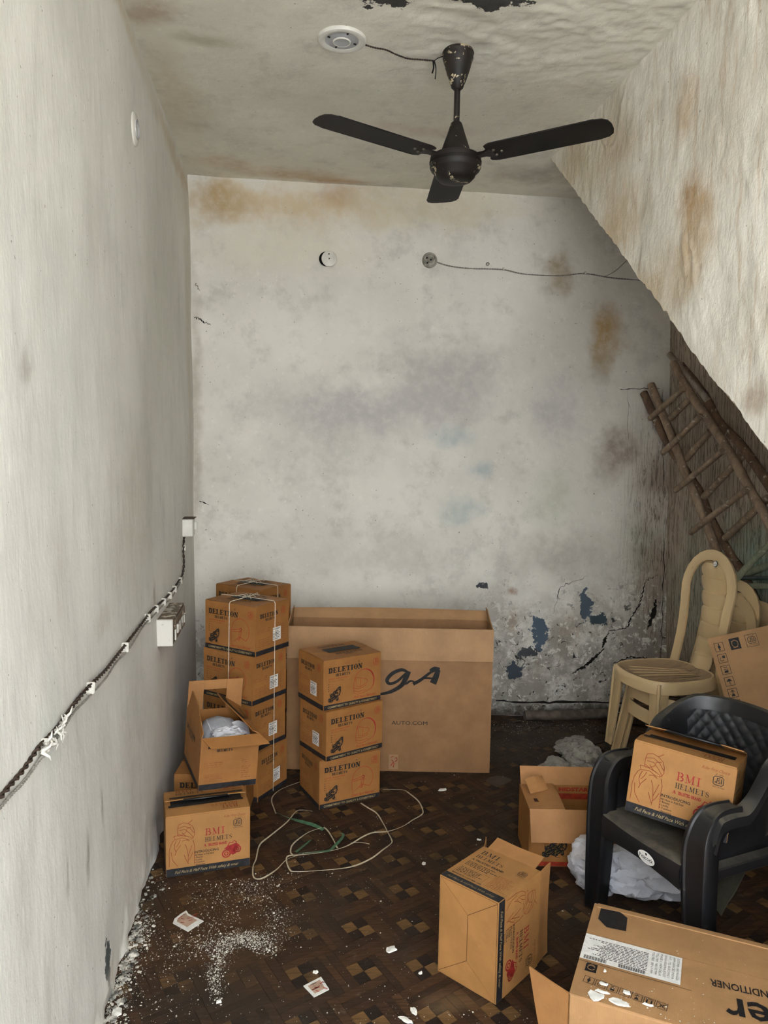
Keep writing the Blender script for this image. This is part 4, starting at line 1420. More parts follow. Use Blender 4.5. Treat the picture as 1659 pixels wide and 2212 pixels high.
# brush lettering of the makers name and the address below
def brush(pts, wt, w0):
    P_ = []; W_ = []
    n = len(pts)
    for i in range(n - 1):
        p0 = pts[max(i - 1, 0)]; p1 = pts[i]; p2 = pts[i + 1]; p3 = pts[min(i + 2, n - 1)]
        for k in range(8):
            t_ = k / 8
            P_.append(tuple(.5 * ((2 * p1[c]) + (p2[c] - p0[c]) * t_ + (2 * p0[c] - 5 * p1[c] + 4 * p2[c] - p3[c]) * t_ * t_ + (3 * p1[c] - p0[c] - 3 * p2[c] + p3[c]) * t_ ** 3) for c in (0, 1)))
            W_.append(wt[i] * (1 - t_) + wt[i + 1] * t_)
    P_.append(pts[-1]); W_.append(wt[-1])
    a.line(P_, w0, 0, 0, W_)
gx, gz = .430, .400
brush([(gx + .140, gz + .088), (gx + .112, gz + .098), (gx + .070, gz + .080), (gx + .045, gz + .048), (gx + .058, gz + .030), (gx + .092, gz + .042), (gx + .132, gz + .080)], [.7, 1, 1.1, 1.1, .9, .8, .7], .016)
brush([(gx + .146, gz + .092), (gx + .132, gz + .055), (gx + .110, gz + .020), (gx + .060, gz - .010), (gx + .010, gz - .022)], [1.3, 1.3, 1.1, .9, .5], .018)
brush([(gx + .11, gz + .030), (gx + .135, gz + .032), (gx + .155, gz + .045), (gx + .175, gz + .042)], [.5, .8, .7, .3], .014)
brush([(gx + .168, gz + .030), (gx + .205, gz + .052), (gx + .245, gz + .085), (gx + .275, gz + .102)], [1.1, 1.0, .8, .9], .015)
brush([(gx + .245, gz + .098), (gx + .268, gz + .107), (gx + .292, gz + .104)], [.5, 1.2, .9], .016)
brush([(gx + .285, gz + .102), (gx + .276, gz + .07), (gx + .262, gz + .035)], [1.2, 1.5, 1.8], .018)
brush([(gx + .195, gz + .050), (gx + .225, gz + .060), (gx + .268, gz + .058)], [.5, .9, .8], .011)
a.mb.build('brush_lettering', [I_blk], rt); a = Art((0, -.0062, 0), (1, 0, 0), (0, 0, 1), .0008)
a.text('AUTO.COM', .500, .232, .026, 0, bold=.0, width=.170)
a.mb.build('lettering', [I_blk], rt)
a = Art((0, -.0062, 0), (1, 0, 0), (0, 0, 1), .001)
a.rect(.49, .012, .535, .085, 1)
a.line([(.50, .03), (.513, .05), (.503, .06)], .004, 0, 1); a.line([(.512, .022), (.516, .045)], .004, 0, 1); a.line([(.52, .05), (.53, .058), (.528, .072), (.519, .066)], .004, 0, 1); a.line([(.500, .07), (.512, .078)], .003, 0, 1)
a.mb.build('taped_note', [I_red, C_bigf], rt)


# ---- open wide carton between the chairs
rm = empty('open_carton', (.893, 2.650, 0), (0, 0, -.13))
tag(rm, 'open brown carton with red base stripe on the floor beside the black armchair', 'box')
w, d, h = .42, .225, .215
open_shell(rm, w, d, h, C_del)
mb = MB(); card(mb, w * .99, .115, hinge((.0, .003, h + .004), (1, 0, 0), (0, -1, 0), math.radians(-64)), .004, 8, .004); mb.build('front_flap', C_in, rm)
mb = MB(); card(mb, w * .99, .07, hinge((w, d - .003, h), (-1, 0, 0), (0, 1, 0), math.radians(60)), .004, 8, .003); bfp = mb.build('back_flap', C_in, rm)
mb = MB(); card(mb, d * .98, .13, hinge((.002, d * .99, h - .002), (0, -1, 0), (1, 0, 0), math.radians(2)), .004, 6, .006); mb.build('side_flap', C_in, rm)
mb = MB(); card(mb, .085, .06, hinge((.025, d * .55, h + .006), (1, .5, 0), (-.4, 1, 0), math.radians(38)), .003, 4, .01); mb.build('torn_tab', C_in, rm)
a = Art((0, 0, h + .0035), (1, 0, 0), (0, 1, 0)); a.rect(.088, d * .28, .118, d * .56, 0); a.rect(.03, d * .28, .118, d * .40, 0)
a.mb.build('hand_slot', [simple('slot_shadow_card', (58, 30, 20), .8)], rm)
a = Art((0, d - .0045, 0), (1, 0, 0), (0, 0, 1)); a.rect(.14, h - .058, w - .01, h - .034, 0); a.mb.build('inner_stripe', [I_red, I_red], rm)
a = Art((0, d - .0045, 0), (1, 0, 0), (0, 0, 1)); a.text('MIDSTAR', .155, h - .024, .020, 0, bold=.05, width=.120); a.mb.build('lettering', [I_red], rm)
a = Art((0, 0, 0), (1, 0, 0), (0, 0, 1)); a.rect(.002, .002, w - .002, h * .085, 0); a.mb.build('base_stripe', [I_red], rm)
a = Art((0, 0, 0), (1, 0, 0), (0, 0, 1)); rider(a, .05, .035, .075, 0, 6); rider(a, .085, .04, .06, 0, 8); a.mb.build('rider_drawing', [I_blk, simple('ochre_print', (150, 120, 50), .6)], rm)


# ---- air conditioner carton in the foreground
def handling_icons(a, x, y, s, gap, n, mi, vertical=False):
    for i in range(n):
        xx = x if vertical else x + i * gap; yy = y - i * gap if vertical else y
        a.frame(xx, yy, xx + s, yy + s, s * .05, mi)
        k = i % 7
        L_ = lambda pts, w_=.07: a.line([(xx + p[0] * s, yy + p[1] * s) for p in pts], w_ * s, mi)
        Q_ = lambda pts: a.poly([(xx + p[0] * s, yy + p[1] * s) for p in pts], mi)
        if k == 0: Q_([(.36, .36), (.64, .36), (.64, .64), (.36, .64)]); L_([(.5, .1), (.5, .36)], .12); L_([(.5, .64), (.5, .9)], .12)
        elif k == 1: Q_([(.5, .5), (.8, .5), (.8, .8), (.5, .8)]); a.arc(xx + .4 * s, yy + .42 * s, .2 * s, .2 * s, 100, 330, .06 * s, mi, 8)
        elif k == 2: Q_([(.3, .18), (.7, .18), (.7, .42), (.3, .42)]); L_([(.3, .6), (.4, .5), (.5, .6), (.6, .5), (.7, .6)]); L_([(.3, .78), (.7, .78)])
        elif k == 3: Q_([(.2, .5), (.35, .7), (.5, .78), (.65, .7), (.8, .5)]); L_([(.5, .5), (.5, .2), (.62, .16)])
        elif k == 4: Q_([(.3, .14), (.7, .14), (.62, .4), (.38, .4)]); L_([(.5, .4), (.5, .8)]); L_([(.3, .6), (.5, .84), (.7, .6)])
        elif k == 5: Q_([(.22, .2), (.36, .2), (.36, .7), (.22, .7)]); Q_([(.64, .2), (.78, .2), (.78, .7), (.64, .7)]); L_([(.15, .82), (.85, .82)])
        else: L_([(.15, .15), (.85, .85)]); L_([(.15, .85), (.85, .15)]); L_([(.4, .3), (.4, .7), (.6, .7), (.6, .3)])


ac = empty('air_conditioner_carton', mat=M4(.659, 1.626, 0, -.535))
tag(ac, 'big air conditioner carton lying in the near right corner, paint flakes on it', 'box')
w, d, h = 1.0, .395, .280
mb = MB()
rows = []
nx, ny = 24, 10
Mbx = MB()
Mbx.cbox((0, 0, 0), (w, d, h - .002), .003)
Mbx.build('body', C_ac, ac)
mb = MB(); card(mb, w, d * .62, hinge((0, .001, h), (1, 0, 0), (0, 1, 0), 0.0), .003, 10, .0015, 4); mb.build('flap', C_ac, ac)
mb = MB(); card(mb, w, d * .36, hinge((w, d - .001, h), (-1, 0, 0), (0, -1, 0), 0.0), .003, 10, .0015, 1); mb.build('flap', C_ac, ac)
mb = MB(); card(mb, w * .99, .018, hinge((w, d, h), (-1, 0, 0), (0, -1, 0), math.radians(3)), .006, 10, .001, 1); mb.build('edge_fold', C_ac, ac)
# end flap standing out at the left
mb = MB(); card(mb, h * 1.0, .145, Matrix(((0, -.906, -.423, -.002), (0, .423, -.906, .004), (1, 0, 0, .0), (0, 0, 0, 1))), .004, 6, .004, 2, cut=lambda x, y: (x, y * .80 * (.30 + .70 * x / h))); mb.build('end_flap', C_in, ac)
# print is upside down from here: right = -x, up = -y
T = Art((0, 0, h + .0028), (1, 0, 0), (0, 1, 0))
T.poly([(.020, .321), (.046, .293), (.095, .297), (.092, .359), (.070, .378), (.020, .373)], 0)
T.mb.build('black_printed_patch', [I_blk], ac)
a = Art((.462, .206, h + .0034), (-1, -.09, 0), (.09, -1, 0)); a.text('CONDITIONER', 0, 0, .036, 0, bold=.012, width=.162)
a.mb.build('lettering', [I_blk], ac); a = Art((w, d, h + .0029), (-1, 0, 0), (0, -1, 0))
a.mb.build('lettering', [I_blk], ac); a = Art((.427, .150, h + .0034), (-1, -.09, 0), (.09, -1, 0)); a.text('er', 0, 0, .125, 0, bold=.014, width=.096)
a.mb.build('lettering', [I_blk], ac)
a = Art((0, 0, h + .0029), (1, 0, 0), (0, 1, 0))
a.rect(.020, .0945, .047, .1265, 0); a.arc(.0335, .1105, .0085, .0085, 20, 340, .0018, 1, 12, None, 2); a.line([(.026, .119), (.0335, .1225), (.042, .118)], .0018, 1, 2)
a.rect(.0, .1285, .262, .1298, 0)
ai = Art((.022, .0525, h + .0031), (1, -.105, 0), (.105, 1, 0)); handling_icons(ai, 0, 0, .0245, .0278, 7, 0)
ai.mb.build('handling_symbols', [I_blk, C_ac], ac)
a.mb.build('printed_emblem', [I_blk, C_ac], ac)
a = Art((.2365, .2425, h + .0038), (-1, 0, 0), (0, -1, 0))
a.rect(.0, .0, .2355, .106, 0)
a.scribble(.078, .014, .148, .074, 12, 1, 1, seed=21)
a.text('NET QTY    1 U', .150, .040, .009, 1, 3)
for i in range(34): a.rect(.080 + i * .0019, .089, .080 + i * .0019 + .0007 + .0007 * (i * 7 % 3 > 0), .103, 1, 2)
for i in range(24): a.rect(.172 + i * .0023, .089, .172 + i * .0023 + .0008 + .0008 * (i * 5 % 3 > 0), .103, 1, 2)
a2 = Art((.2365, .2425, h + .0040), (0, -1, 0), (1, 0, 0))
for i, s_ in enumerate(('CUSTOMER CARE MANAGER', 'APPLIANCES INDIA', 'PVT LTD, BUILDING 1', 'OKHLA INDUSTRIAL ESTATE', 'PHASE 3, NEW DELHI', 'TOLL FREE  1800 102 9999', 'TOLL FREE  1800 419 9999')):
    a2.text(s_, .006, -.011 - i * .0098, .0080, 0, width=.086)
m1_ = a.mb.build('address_label', [M_label, I_blk], ac)
a2.mb.build('label_lettering', [I_blk], ac)

# ---- leaning carton with symbols behind the armchair
lc = empty('symbol_carton', mat=M4(1.790, 2.80, .41, -.579, -.273, -.352))
tag(lc, 'tan carton with black handling symbols leaning between beige and black chairs', 'box')
w, d, h = .42, .09, .40
link('body', carton_body(w, d, h, C_ac), lc)
a = Art((0, 0, 0), (1, 0, 0), (0, 0, 1))
handling_icons(a, .018, h - .062, .036, .047, 6, 0, True)
a.rect(.078, h - .066, .118, h - .020, 0); a.arc(.098, h - .043, .012, .014, 0, 360, .002, 1, 14, None, 2); a.line([(.086, h - .034), (.098, h - .028), (.110, h - .036)], .0025, 1, 2); a.line([(.088, h - .058), (.108, h - .058)], .002, 1, 2)
a.frame(.140, h - .068, .186, h - .018, .0015, 0); isi(a, .149, h - .055, .026, 0)
a.mb.build('handling_symbols', [I_blk, C_ac], lc)


# ------------------------------------------------------------------ ceiling fan
def paint_specks(name, base, spot, thr=.66, rough=.45):
    t = NT(name)
    o = t.obj(); n = t.noise(o, 16, 5, .7, .6)
    col = t.mix(t.smooth(n, thr, thr + .015), lin(base), lin(spot))
    d = t.noise(o, 6, 4)
    col = t.mix(t.smooth(d, .5, .75, 0, .35), col, lin((70, 60, 52)))
    return t.fin(col, rough, t.bump(d, .15, .004), spec=.4)


M_fan = paint_specks('dark_brown_enamel', (24, 18, 15), (196, 182, 152), .61, .55)
M_canopy = paint_specks('spattered_brown_enamel', (24, 18, 15), (196, 182, 152), .565, .55)
M_fanclean = simple('dark_brown_blade_enamel', (24, 19, 17), .6, .2, 12, spec=.25)
FX, FY = .5775, 2.772
ft = empty('ceiling_fan', (FX, FY, H))
tag(ft, 'dark brown three-blade ceiling fan hanging from the ceiling, paint-spattered canopy', 'fan')
mb = MB(); mb.lathe([(.0, .004), (.052, .003), (.056, -.006), (.053, -.014), (.054, -.022), (.050, -.034), (.045, -.052), (.037, -.078), (.029, -.100), (.024, -.110), (.021, -.120), (.014, -.127), (0, -.128)], 32)
mb.build('canopy', M_canopy, ft, smooth=40, fix=True)
mb = MB(); mb.tube([(0, 0, -.12), (0, 0, -.27)], .0105, 14); mb.build('downrod', M_canopy, ft, smooth=40)
mb = MB(); mb.lathe([(0, -.235), (.013, -.236), (.019, -.241), (.024, -.255), (.032, -.280), (.041, -.305), (.049, -.328), (.055, -.342), (.056, -.350), (0, -.352)], 32)
mb.build('lower_cover', M_fan, ft, smooth=40, fix=True)
mb = MB(); mb.lathe([(0, -.347), (.060, -.348), (.082, -.352), (.089, -.357), (.0905, -.364), (.0905, -.394), (.086, -.403), (.074, -.414), (.070, -.424), (.058, -.437), (.040, -.443), (.02, -.445), (0, -.445)], 40)
mot = mb.build('motor', M_fan, ft, smooth=35, fix=True)
mb = MB(); mb.lathe([(.0912, -.372), (.0925, -.374), (.0925, -.380), (.0912, -.382)], 40); mb.build('trim_ring', M_fanclean, mot, smooth=True)
for k, ang in enumerate((84, -35.5, -156)):
    R_ = Matrix.Rotation(math.radians(ang), 4, 'Z') @ Matrix.Translation((0, 0, -.366)) @ Matrix.Rotation(math.radians(-2.2), 4, 'Y') @ Matrix.Rotation(math.radians(-5), 4, 'X')
    mb = MB(); mb.T = R_
    out = [(.124, -.052), (.140, -.064), (.30, -.066), (.50, -.065), (.524, -.060), (.540, -.044), (.546, -.018), (.546, .018), (.540, .044), (.524, .060), (.50, .065), (.30, .064), (.134, .060), (.118, .052), (.116, .040), (.128, .018), (.118, .0), (.124, -.030)]
    mb.prism(out, -.0015, .0015)
    # rolled edges give the blade its stiffness
    mb.tube([(.145, -.064, 0), (.50, -.065, 0)], .0024, 6); mb.tube([(.140, .060, 0), (.50, .065, 0)], .0024, 6)
    bl = mb.build('blade', M_fanclean, ft)
    mb = MB(); mb.T = R_
    mb.prism([(.070, -.014), (.110, -.014), (.135, -.030), (.175, -.026), (.185, 0), (.175, .026), (.135, .030), (.110, .014), (.070, .014)], .0016, .0046)
    mb.prism([(.070, -.014), (.110, -.014), (.135, -.030), (.142, -.02), (.142, .02), (.135, .030), (.110, .014), (.070, .014)], -.0040, -.0016)
    br = mb.build('blade_bracket', M_fan, bl)
    for sx, sy in ((.148, -.018), (.148, .018), (.172, 0)):
        mb = MB(); mb.T = R_; mb.lathe([(0, -.0062), (.004, -.0060), (.0055, -.004), (.0055, -.0014)], 10, (sx, sy, 0)); mb.build('screw', simple('dull_steel', (120, 112, 100), .4, .1, 30, metallic=.8) if (k == 0 and sx < .15 and sy < 0) else bpy.data.materials['dull_steel'], bl, smooth=True, fix=True)

# ------------------------------------------------------------------ round ceiling light
lt = empty('ceiling_light', (.168, 2.747, H))
tag(lt, 'round white unlit ceiling light beside the fan', 'light')
M_plw = simple('white_plastic', (222, 219, 210), .4, .06, 12, spec=.4)
M_dif = simple('frosted_grey_diffuser', (176, 176, 178), .35, .08, 16, spec=.4)
mb = MB(); mb.lathe([(.082, .012), (.083, -.004), (.080, -.010), (.072, -.013), (.063, -.011), (.058, -.009), (.056, -.002)], 48); mb.build('rim', M_plw, lt, smooth=40, fix=True)
mb = MB(); mb.lathe([(.0, -.013), (.024, -.013), (.026, -.014), (.028, -.010), (.040, -.006), (.050, -.005), (.058, -.007)], 48); mb.build('diffuser', M_dif, lt, smooth=40, fix=True)
mb = MB(); mb.lathe([(.0255, -.0132), (.0275, -.0152), (.030, -.0145), (.031, -.011)], 40); mb.build('inner_ring', M_plw, lt, smooth=True, fix=True)
for a_ in (20, 110, 200, 290):
    mb = MB(); mb.T = Matrix.Rotation(math.radians(a_), 4, 'Z'); mb.box((.044, -.0022, -.0085), (.053, .0022, -.0045)); mb.build('slot', I_blk, lt)
M_wire = simple('dark_twisted_wire', (64, 52, 44), .5, .2, 60)
M_wire2 = simple('grey_white_cable', (150, 146, 138), .55, .15, 60)
M_clip = simple('white_cable_clip', (214, 210, 200), .5, .08, 60)


def smooth_path(pts, sub=6):
    pts = [Vector(p) for p in pts]; out = []
    n = len(pts)
    for i in range(n - 1):
        p0 = pts[max(i - 1, 0)]; p1 = pts[i]; p2 = pts[i + 1]; p3 = pts[min(i + 2, n - 1)]
        for k in range(sub):
            t = k / sub
            out.append(0.5 * ((2 * p1) + (p2 - p0) * t + (2 * p0 - 5 * p1 + 4 * p2 - p3) * t * t + (3 * p1 - p0 - 3 * p2 + p3) * t ** 3))
    out.append(pts[-1])
    return out


def twisted(pts, r, rad, pitch, strands=2, n=5):
    mb = MB()
    P_ = smooth_path(pts, 14)
    L = 0; ph = [0]
    for i in range(1, len(P_)):
        L += (P_[i] - P_[i - 1]).length; ph.append(L)
    for s in range(strands):
        q_ = []
        for i, p in enumerate(P_):
            t = (P_[min(i + 1, len(P_) - 1)] - P_[max(i - 1, 0)]).normalized()
            u = t.orthogonal().normalized() if abs(t.z) < .9 else Vector((1, 0, 0))
            u = (Vector((0, 0, 1)) - t * t.z)
            u = u.normalized() if u.length > .01 else Vector((1, 0, 0))
            w = t.cross(u); a_ = ph[i] / pitch * 2 * PI + s * 2 * PI / strands
            q_.append(p + u * math.cos(a_) * rad + w * math.sin(a_) * rad)
        mb.tube(q_, r, n)
    return mb


cw = [(0.251, 2.765), (0.285, 2.778), (0.321, 2.785), (0.362, 2.811), (0.407, 2.833), (0.449, 2.833), (0.504, 2.834)]
o_ = twisted([(x, y, H - .006) for x, y in cw], .0016, .0017, .018).build('twisted_wire', M_wire, smooth=True)
tag(o_, 'thin dark twisted wire on the ceiling from the round light towards the fan', 'wire')
mb = MB()
mb.tube(smooth_path([(.500, 2.834, H - .006), (.502, 2.832, H - .03), (.497, 2.832, H - .05)]), .003, 6)
mb.tube(smooth_path([(.504, 2.834, H - .006), (.510, 2.830, H - .035), (.508, 2.830, H - .07)]), .002, 6)
mb.tube(smooth_path([(.504, 2.834, H - .006), (.512, 2.80, H - .012), (.535, 2.785, H - .010)]), .0014, 6)
mb.build('loose_end', simple('black_tape', (18, 17, 17), .6), o_, smooth=True)

# ------------------------------------------------------------------ round boxes on the back wall
M_hole = simple('black_hole', (14, 13, 12), .9)
Mz = Matrix.Rotation(PI / 2, 4, 'X')
j1 = empty('round_wall_box', mat=Matrix.Translation((.200, YB - .004, 2.537)) @ Mz)
tag(j1, 'round white cover plate on the back wall, shifted off its dark hole', 'wall box')
mb = MB(); mb.lathe([(0, .0), (.036, .0), (.038, .004), (.038, .008), (0, .009)], 30, (-.012, 0, 0)); mb.build('hole', M_hole, j1, smooth=30, fix=True)
mb = MB(); mb.lathe([(.040, .004), (.041, .016), (.038, .018), (0, .0185)], 36, (.004, 0, 0)); mb.build('cover', M_plw, j1, smooth=40, fix=True)
for x_, y_ in ((.004, .0), (.002, .024)):
    mb = MB(); mb.lathe([(0, .0195), (.003, .0193), (.0036, .018)], 10, (x_, y_, 0)); mb.build('screw', I_blk, j1, smooth=True)
j2 = empty('round_wall_box', mat=Matrix.Translation((.748, YB - .004, 2.556)) @ Mz)
tag(j2, 'open round grey junction box on the back wall with cable running right', 'wall box')
M_jb = simple('grimy_grey_plastic', (160, 155, 144), .6, .25, 30)
mb = MB(); mb.lathe([(.040, -.002), (.041, .010), (.037, .013), (.033, .011), (.030, .004), (0, .003)], 32); mb.build('box', M_jb, j2, smooth=40, fix=True)
mb = MB(); mb.lathe([(.016, .003), (.016, .012), (.011, .014), (.006, .010), (0, .010)], 20, (.006, .002, 0)); mb.build('terminal', M_jb, j2, smooth=40, fix=True)
for x_, y_ in ((-.016, .012), (-.012, -.014), (.006, .002)):
    mb = MB(); mb.lathe([(0, .0125), (.005, .0122), (.0055, .003)], 10, (x_, y_, 0)); mb.build('hole', I_blk, j2)
wb = [(0.784, 2.549), (0.857, 2.531), (0.96, 2.523), (1.152, 2.525), (1.274, 2.507), (1.473, 2.506), (1.624, 2.524), (1.782, 2.508), (2.0, 2.500), (2.11, 2.495)]
o_ = twisted([(x, YB - .010, z) for x, z in wb], .0022, .0024, .03).build('wall_cable', M_wire2, smooth=True)
tag(o_, 'grey twisted cable sagging along the upper back wall from the junction box', 'cable')
for x_, z_ in ((1.16, 2.529), (1.628, 2.528)):
    mb = MB(); mb.cbox((x_ - .005, YB - .018, z_ - .007), (x_ + .005, YB - .002, z_ + .007), .002); mb.build('clip', M_clip, o_)
mb = MB(); mb.tube(smooth_path([(1.74, YB - .008, 2.512), (1.80, YB - .012, 2.545), (1.86, YB - .008, 2.60), (1.90, YB - .008, 2.63)]), .0012, 5)
tag(mb.build('loose_wire', M_wire, smooth=True), 'thin stray wire crossing the wall cable near the stair edge', 'wire')
mb = MB(); mb.lathe([(.006, -.002), (.010, -.001), (.010, .004), (.006, .006), (.004, .002)], 14); o_ = mb.build('wall_plug', M_jb, smooth=True, fix=True)
o_.matrix_world = Matrix.Translation((1.072, YB - .003, 2.552)) @ Mz; tag(o_, 'tiny round wall plug above the cable on the back wall', 'wall plug')
# disc on the left wall
j3 = empty('round_wall_plate', mat=Matrix.Translation((-.528, 2.757, 2.590)) @ Matrix.Rotation(PI / 2, 4, 'Y'))
tag(j3, 'round white cover plate high on the left wall seen edge-on', 'wall box')
mb = MB(); mb.lathe([(.052, .000), (.053, .010), (.046, .014), (0, .013)], 36); mb.build('cover', M_plw, j3, smooth=40, fix=True)
mb = MB(); mb.lathe([(.030, .0135), (.032, .017), (.028, .018), (.026, .0135)], 30); mb.build('ring', M_dif, j3, smooth=True, fix=True)

# ------------------------------------------------------------------ switch boxes and cable run on the left wall
def lwx(z): return -.492 - .040 * z / 2.96
M_sw = paint_specks('paint_spattered_white_box', (214, 211, 202), (96, 92, 84), .60, .5)
M_swold = paint_specks('grimy_brown_box', (112, 98, 82), (206, 198, 182), .56, .7)
sb = empty('switch_board', (lwx(.83), 2.99, .762))
tag(sb, 'old paint-spattered switch board jutting from the left wall under the cable', 'switch board')
mb = MB(); mb.cbox((-.006, 0, 0), (.062, .012, .105), .003); mb.build('end_face', M_sw, sb)
mb = MB(); mb.cbox((-.006, .0125, .001), (.060, .33, .104), .002); mb.build('body', M_swold, sb)
mb = MB(); mb.cbox((.0605, .05, .01), (.066, .32, .095), .002); mb.build('front_plate', M_swold, sb)
for k in range(4):
    mb = MB(); mb.cbox((.0665, .07 + k * .06, .035), (.074, .105 + k * .06, .070), .002); mb.build('switch', M_sw, sb)
mb = MB(); mb.cbox((.066, .02, .02), (.072, .04, .06), .001); mb.build('chipped_edge', M_clip, sb)
s2 = empty('switch_box', (lwx(1.14), 3.74, 1.098))
tag(s2, 'small white switch box on the left wall at the top end of the cable', 'switch box')
mb = MB(); mb.cbox((-.006, 0, 0), (.052, .09, .085), .004); mb.build('body', M_plw, s2)
mb = MB(); mb.cbox((-.004, -.004, .0855), (.058, .10, .0885), .001); mb.build('lid', simple('brown_edge', (84, 70, 58), .6), s2)
mb = MB(); mb.cbox((.0525, .05, .03), (.066, .064, .066), .002); mb.build('switch', M_plw, s2)
mn = [(3.769, 1.099), (3.725, 1.034), (3.732, .976), (3.70, .926), (3.572, .913), (3.32, .908), (3.08, .916), (2.853, .928), (2.69, .925), (2.456, .922), (2.26, .919), (2.135, .918), (1.959, .928), (1.825, .928), (1.714, .922), (1.617, .926), (1.563, .927), (1.476, .921), (1.404, .922), (1.30, .922), (1.1, .925), (.8, .93)]
o_ = twisted([(lwx(z) + .008, y, z + .004) for y, z in mn], .0028, .0032, .05).build('cable_run', M_wire, smooth=True)
tag(o_, 'dark twisted cables clipped in a sagging line along the left wall', 'cable')
mb = twisted([(lwx(z) + .010, y, z - .008 - .012 * abs(math.sin(y * 7))) for y, z in mn[3:]], .0022, .0016, .022)
mb.build('white_cable', M_wire2, o_, smooth=True)
for y in (3.735, 3.60, 3.42, 3.28, 3.12, 2.95, 2.78, 2.40, 1.985, 1.61, 1.30):
    z = .918
    for i in range(len(mn) - 1):
        if mn[i + 1][0] <= y <= mn[i][0]: z = mn[i][1] + (mn[i + 1][1] - mn[i][1]) * (mn[i][0] - y) / (mn[i][0] - mn[i + 1][0])
    mb = MB(); mb.T = Matrix.Translation((lwx(z), y, z - .004)) @ Matrix.Rotation(random.uniform(-.4, .4), 4, 'X')
    mb.cbox((-.004, -.006, -.016), (.018, .006, .015), .003); mb.build('clip', M_clip, o_)
# torn whitewash tufts sticking to the cable
mb = MB()
for k in range(26):
    y = random.choice([1.60, 1.63, 1.66, 1.70, 1.72]) + random.uniform(-.02, .02); z = .922 + random.uniform(-.01, .01)
    a_ = random.uniform(0, 2 * PI); l = random.uniform(.012, .035)
    p0 = Vector((lwx(z) + .010, y, z)); p1 = p0 + Vector((random.uniform(0, .02), math.cos(a_) * l, math.sin(a_) * l))
    mb.tube([p0, (p0 + p1) * .5 + Vector((.006, 0, 0)), p1], [.004, .003, .0008], 5)
mb.build('peeled_tuft', M_clip, o_, smooth=True)

# ------------------------------------------------------------------ cracks in the back wall, children of it
M_crack = simple('crack_shadow', (34, 29, 25), .95)
def crack(pts, w, seed, name='crack', n=10):
    rs = random.Random(seed)
    P_ = []
    for i in range(len(pts) - 1):
        for k in range(n):
            t = k / n
            P_.append((pts[i][0] * (1 - t) + pts[i + 1][0] * t + rs.uniform(-.006, .006), pts[i][1] * (1 - t) + pts[i + 1][1] * t + rs.uniform(-.006, .006)))
    P_.append(pts[-1])
    mb = MB(); m = len(P_)
    L_, R_ = [], []
    for i, p in enumerate(P_):
        a_ = P_[max(i - 1, 0)]; b_ = P_[min(i + 1, m - 1)]
        dx, dz = b_[0] - a_[0], b_[1] - a_[1]; l = math.hypot(dx, dz) or 1
        ww = w * rs.uniform(.25, 1.3) * (.3 + .7 * math.sin(PI * (i + .5) / m))
        yy = YB + float(-d_back(np.array(p[0] + .60), np.array(p[1]))) - .0035
        L_.append((p[0] - dz / l * ww, yy, p[1] + dx / l * ww)); R_.append((p[0] + dz / l * ww, yy, p[1] - dx / l * ww))
    mb.add(L_ + R_, [(i, i + 1, m + i + 1, m + i) for i in range(m - 1)])
    return mb.build(name, M_crack, wall_back)
crack([(2.15, .83), (2.076, .797), (2.054, .723), (2.04, .649), (1.984, .566), (1.97, .516), (1.86, .493), (1.828, .427)], .0045, 1)
crack([(1.845, .47), (1.835, .43), (1.822, .395)], .012, 11)
crack([(1.83, .385), (1.773, .336), (1.732, .295), (1.649, .243)], .010, 2)
crack([(2.14, .68), (2.129, .606), (2.099, .515)], .014, 3)
crack([(-.50, 2.207), (-.478, 2.197), (-.418, 2.167)], .004, 4)
crack([(-.50, 2.381), (-.473, 2.345)], .0025, 5)
crack([(-.48, 1.233), (-.427, 1.216)], .003, 6)
crack([(1.867, 1.896), (2.10, 1.905)], .003, 7)
crack([(1.911, 1.892), (1.927, 1.608)], .0012, 8)
crack([(2.12, 1.9), (2.16, 1.2)], .0022, 9); crack([(2.17, 1.2), (2.18, .66), (2.19, .25)], .003, 10)
crack([(1.52, .60), (1.56, .76), (1.72, .82)], .0018, 12)
crack([(1.20, .09), (1.6, .07), (2.1, .06)], .010, 13); crack([(1.9, .30), (2.0, .34), (2.12, .33)], .006, 14)


# ------------------------------------------------------------------ ladders and poles under the stair
def bamboo(name, a, b):
    t = NT(name)
    o = t.pos(); n = t.noise(t.scale(o, (14, 14, 3)), 2.0, 5, .6)
    col = t.mix(t.smooth(n, .3, .7), lin(a), lin(b))
    s = t.noise(o, 34, 5, .7, .7)
    col = t.mix(t.smooth(s, .60, .63), col, lin((176, 166, 150)))
    return t.fin(col, .6, t.bump(s, .3, .004), spec=.3)
M_bam = bamboo('weathered_bamboo', (112, 94, 78), (148, 128, 106))
M_bamd = bamboo('dark_old_bamboo', (80, 62, 49), (114, 90, 70))
M_bamg = bamboo('greenish_bamboo', (116, 124, 104), (146, 150, 126))


def pole(mb, pts, r, nodes=.28, n=10):
    P_ = smooth_path(pts, 8) if len(pts) > 2 else [Vector(pts[0]).lerp(Vector(pts[1]), k / 12) for k in range(13)]
    L = 0; rs = []; last = 0
    for i, p in enumerate(P_):
        if i: L += (P_[i] - P_[i - 1]).length
        ph = (L % nodes) / nodes
        rs.append(r * (1 + .07 * math.exp(-((ph - .5) / .04) ** 2)) * (1 - .06 * i / len(P_)))
    mb.tube(P_, rs, n)


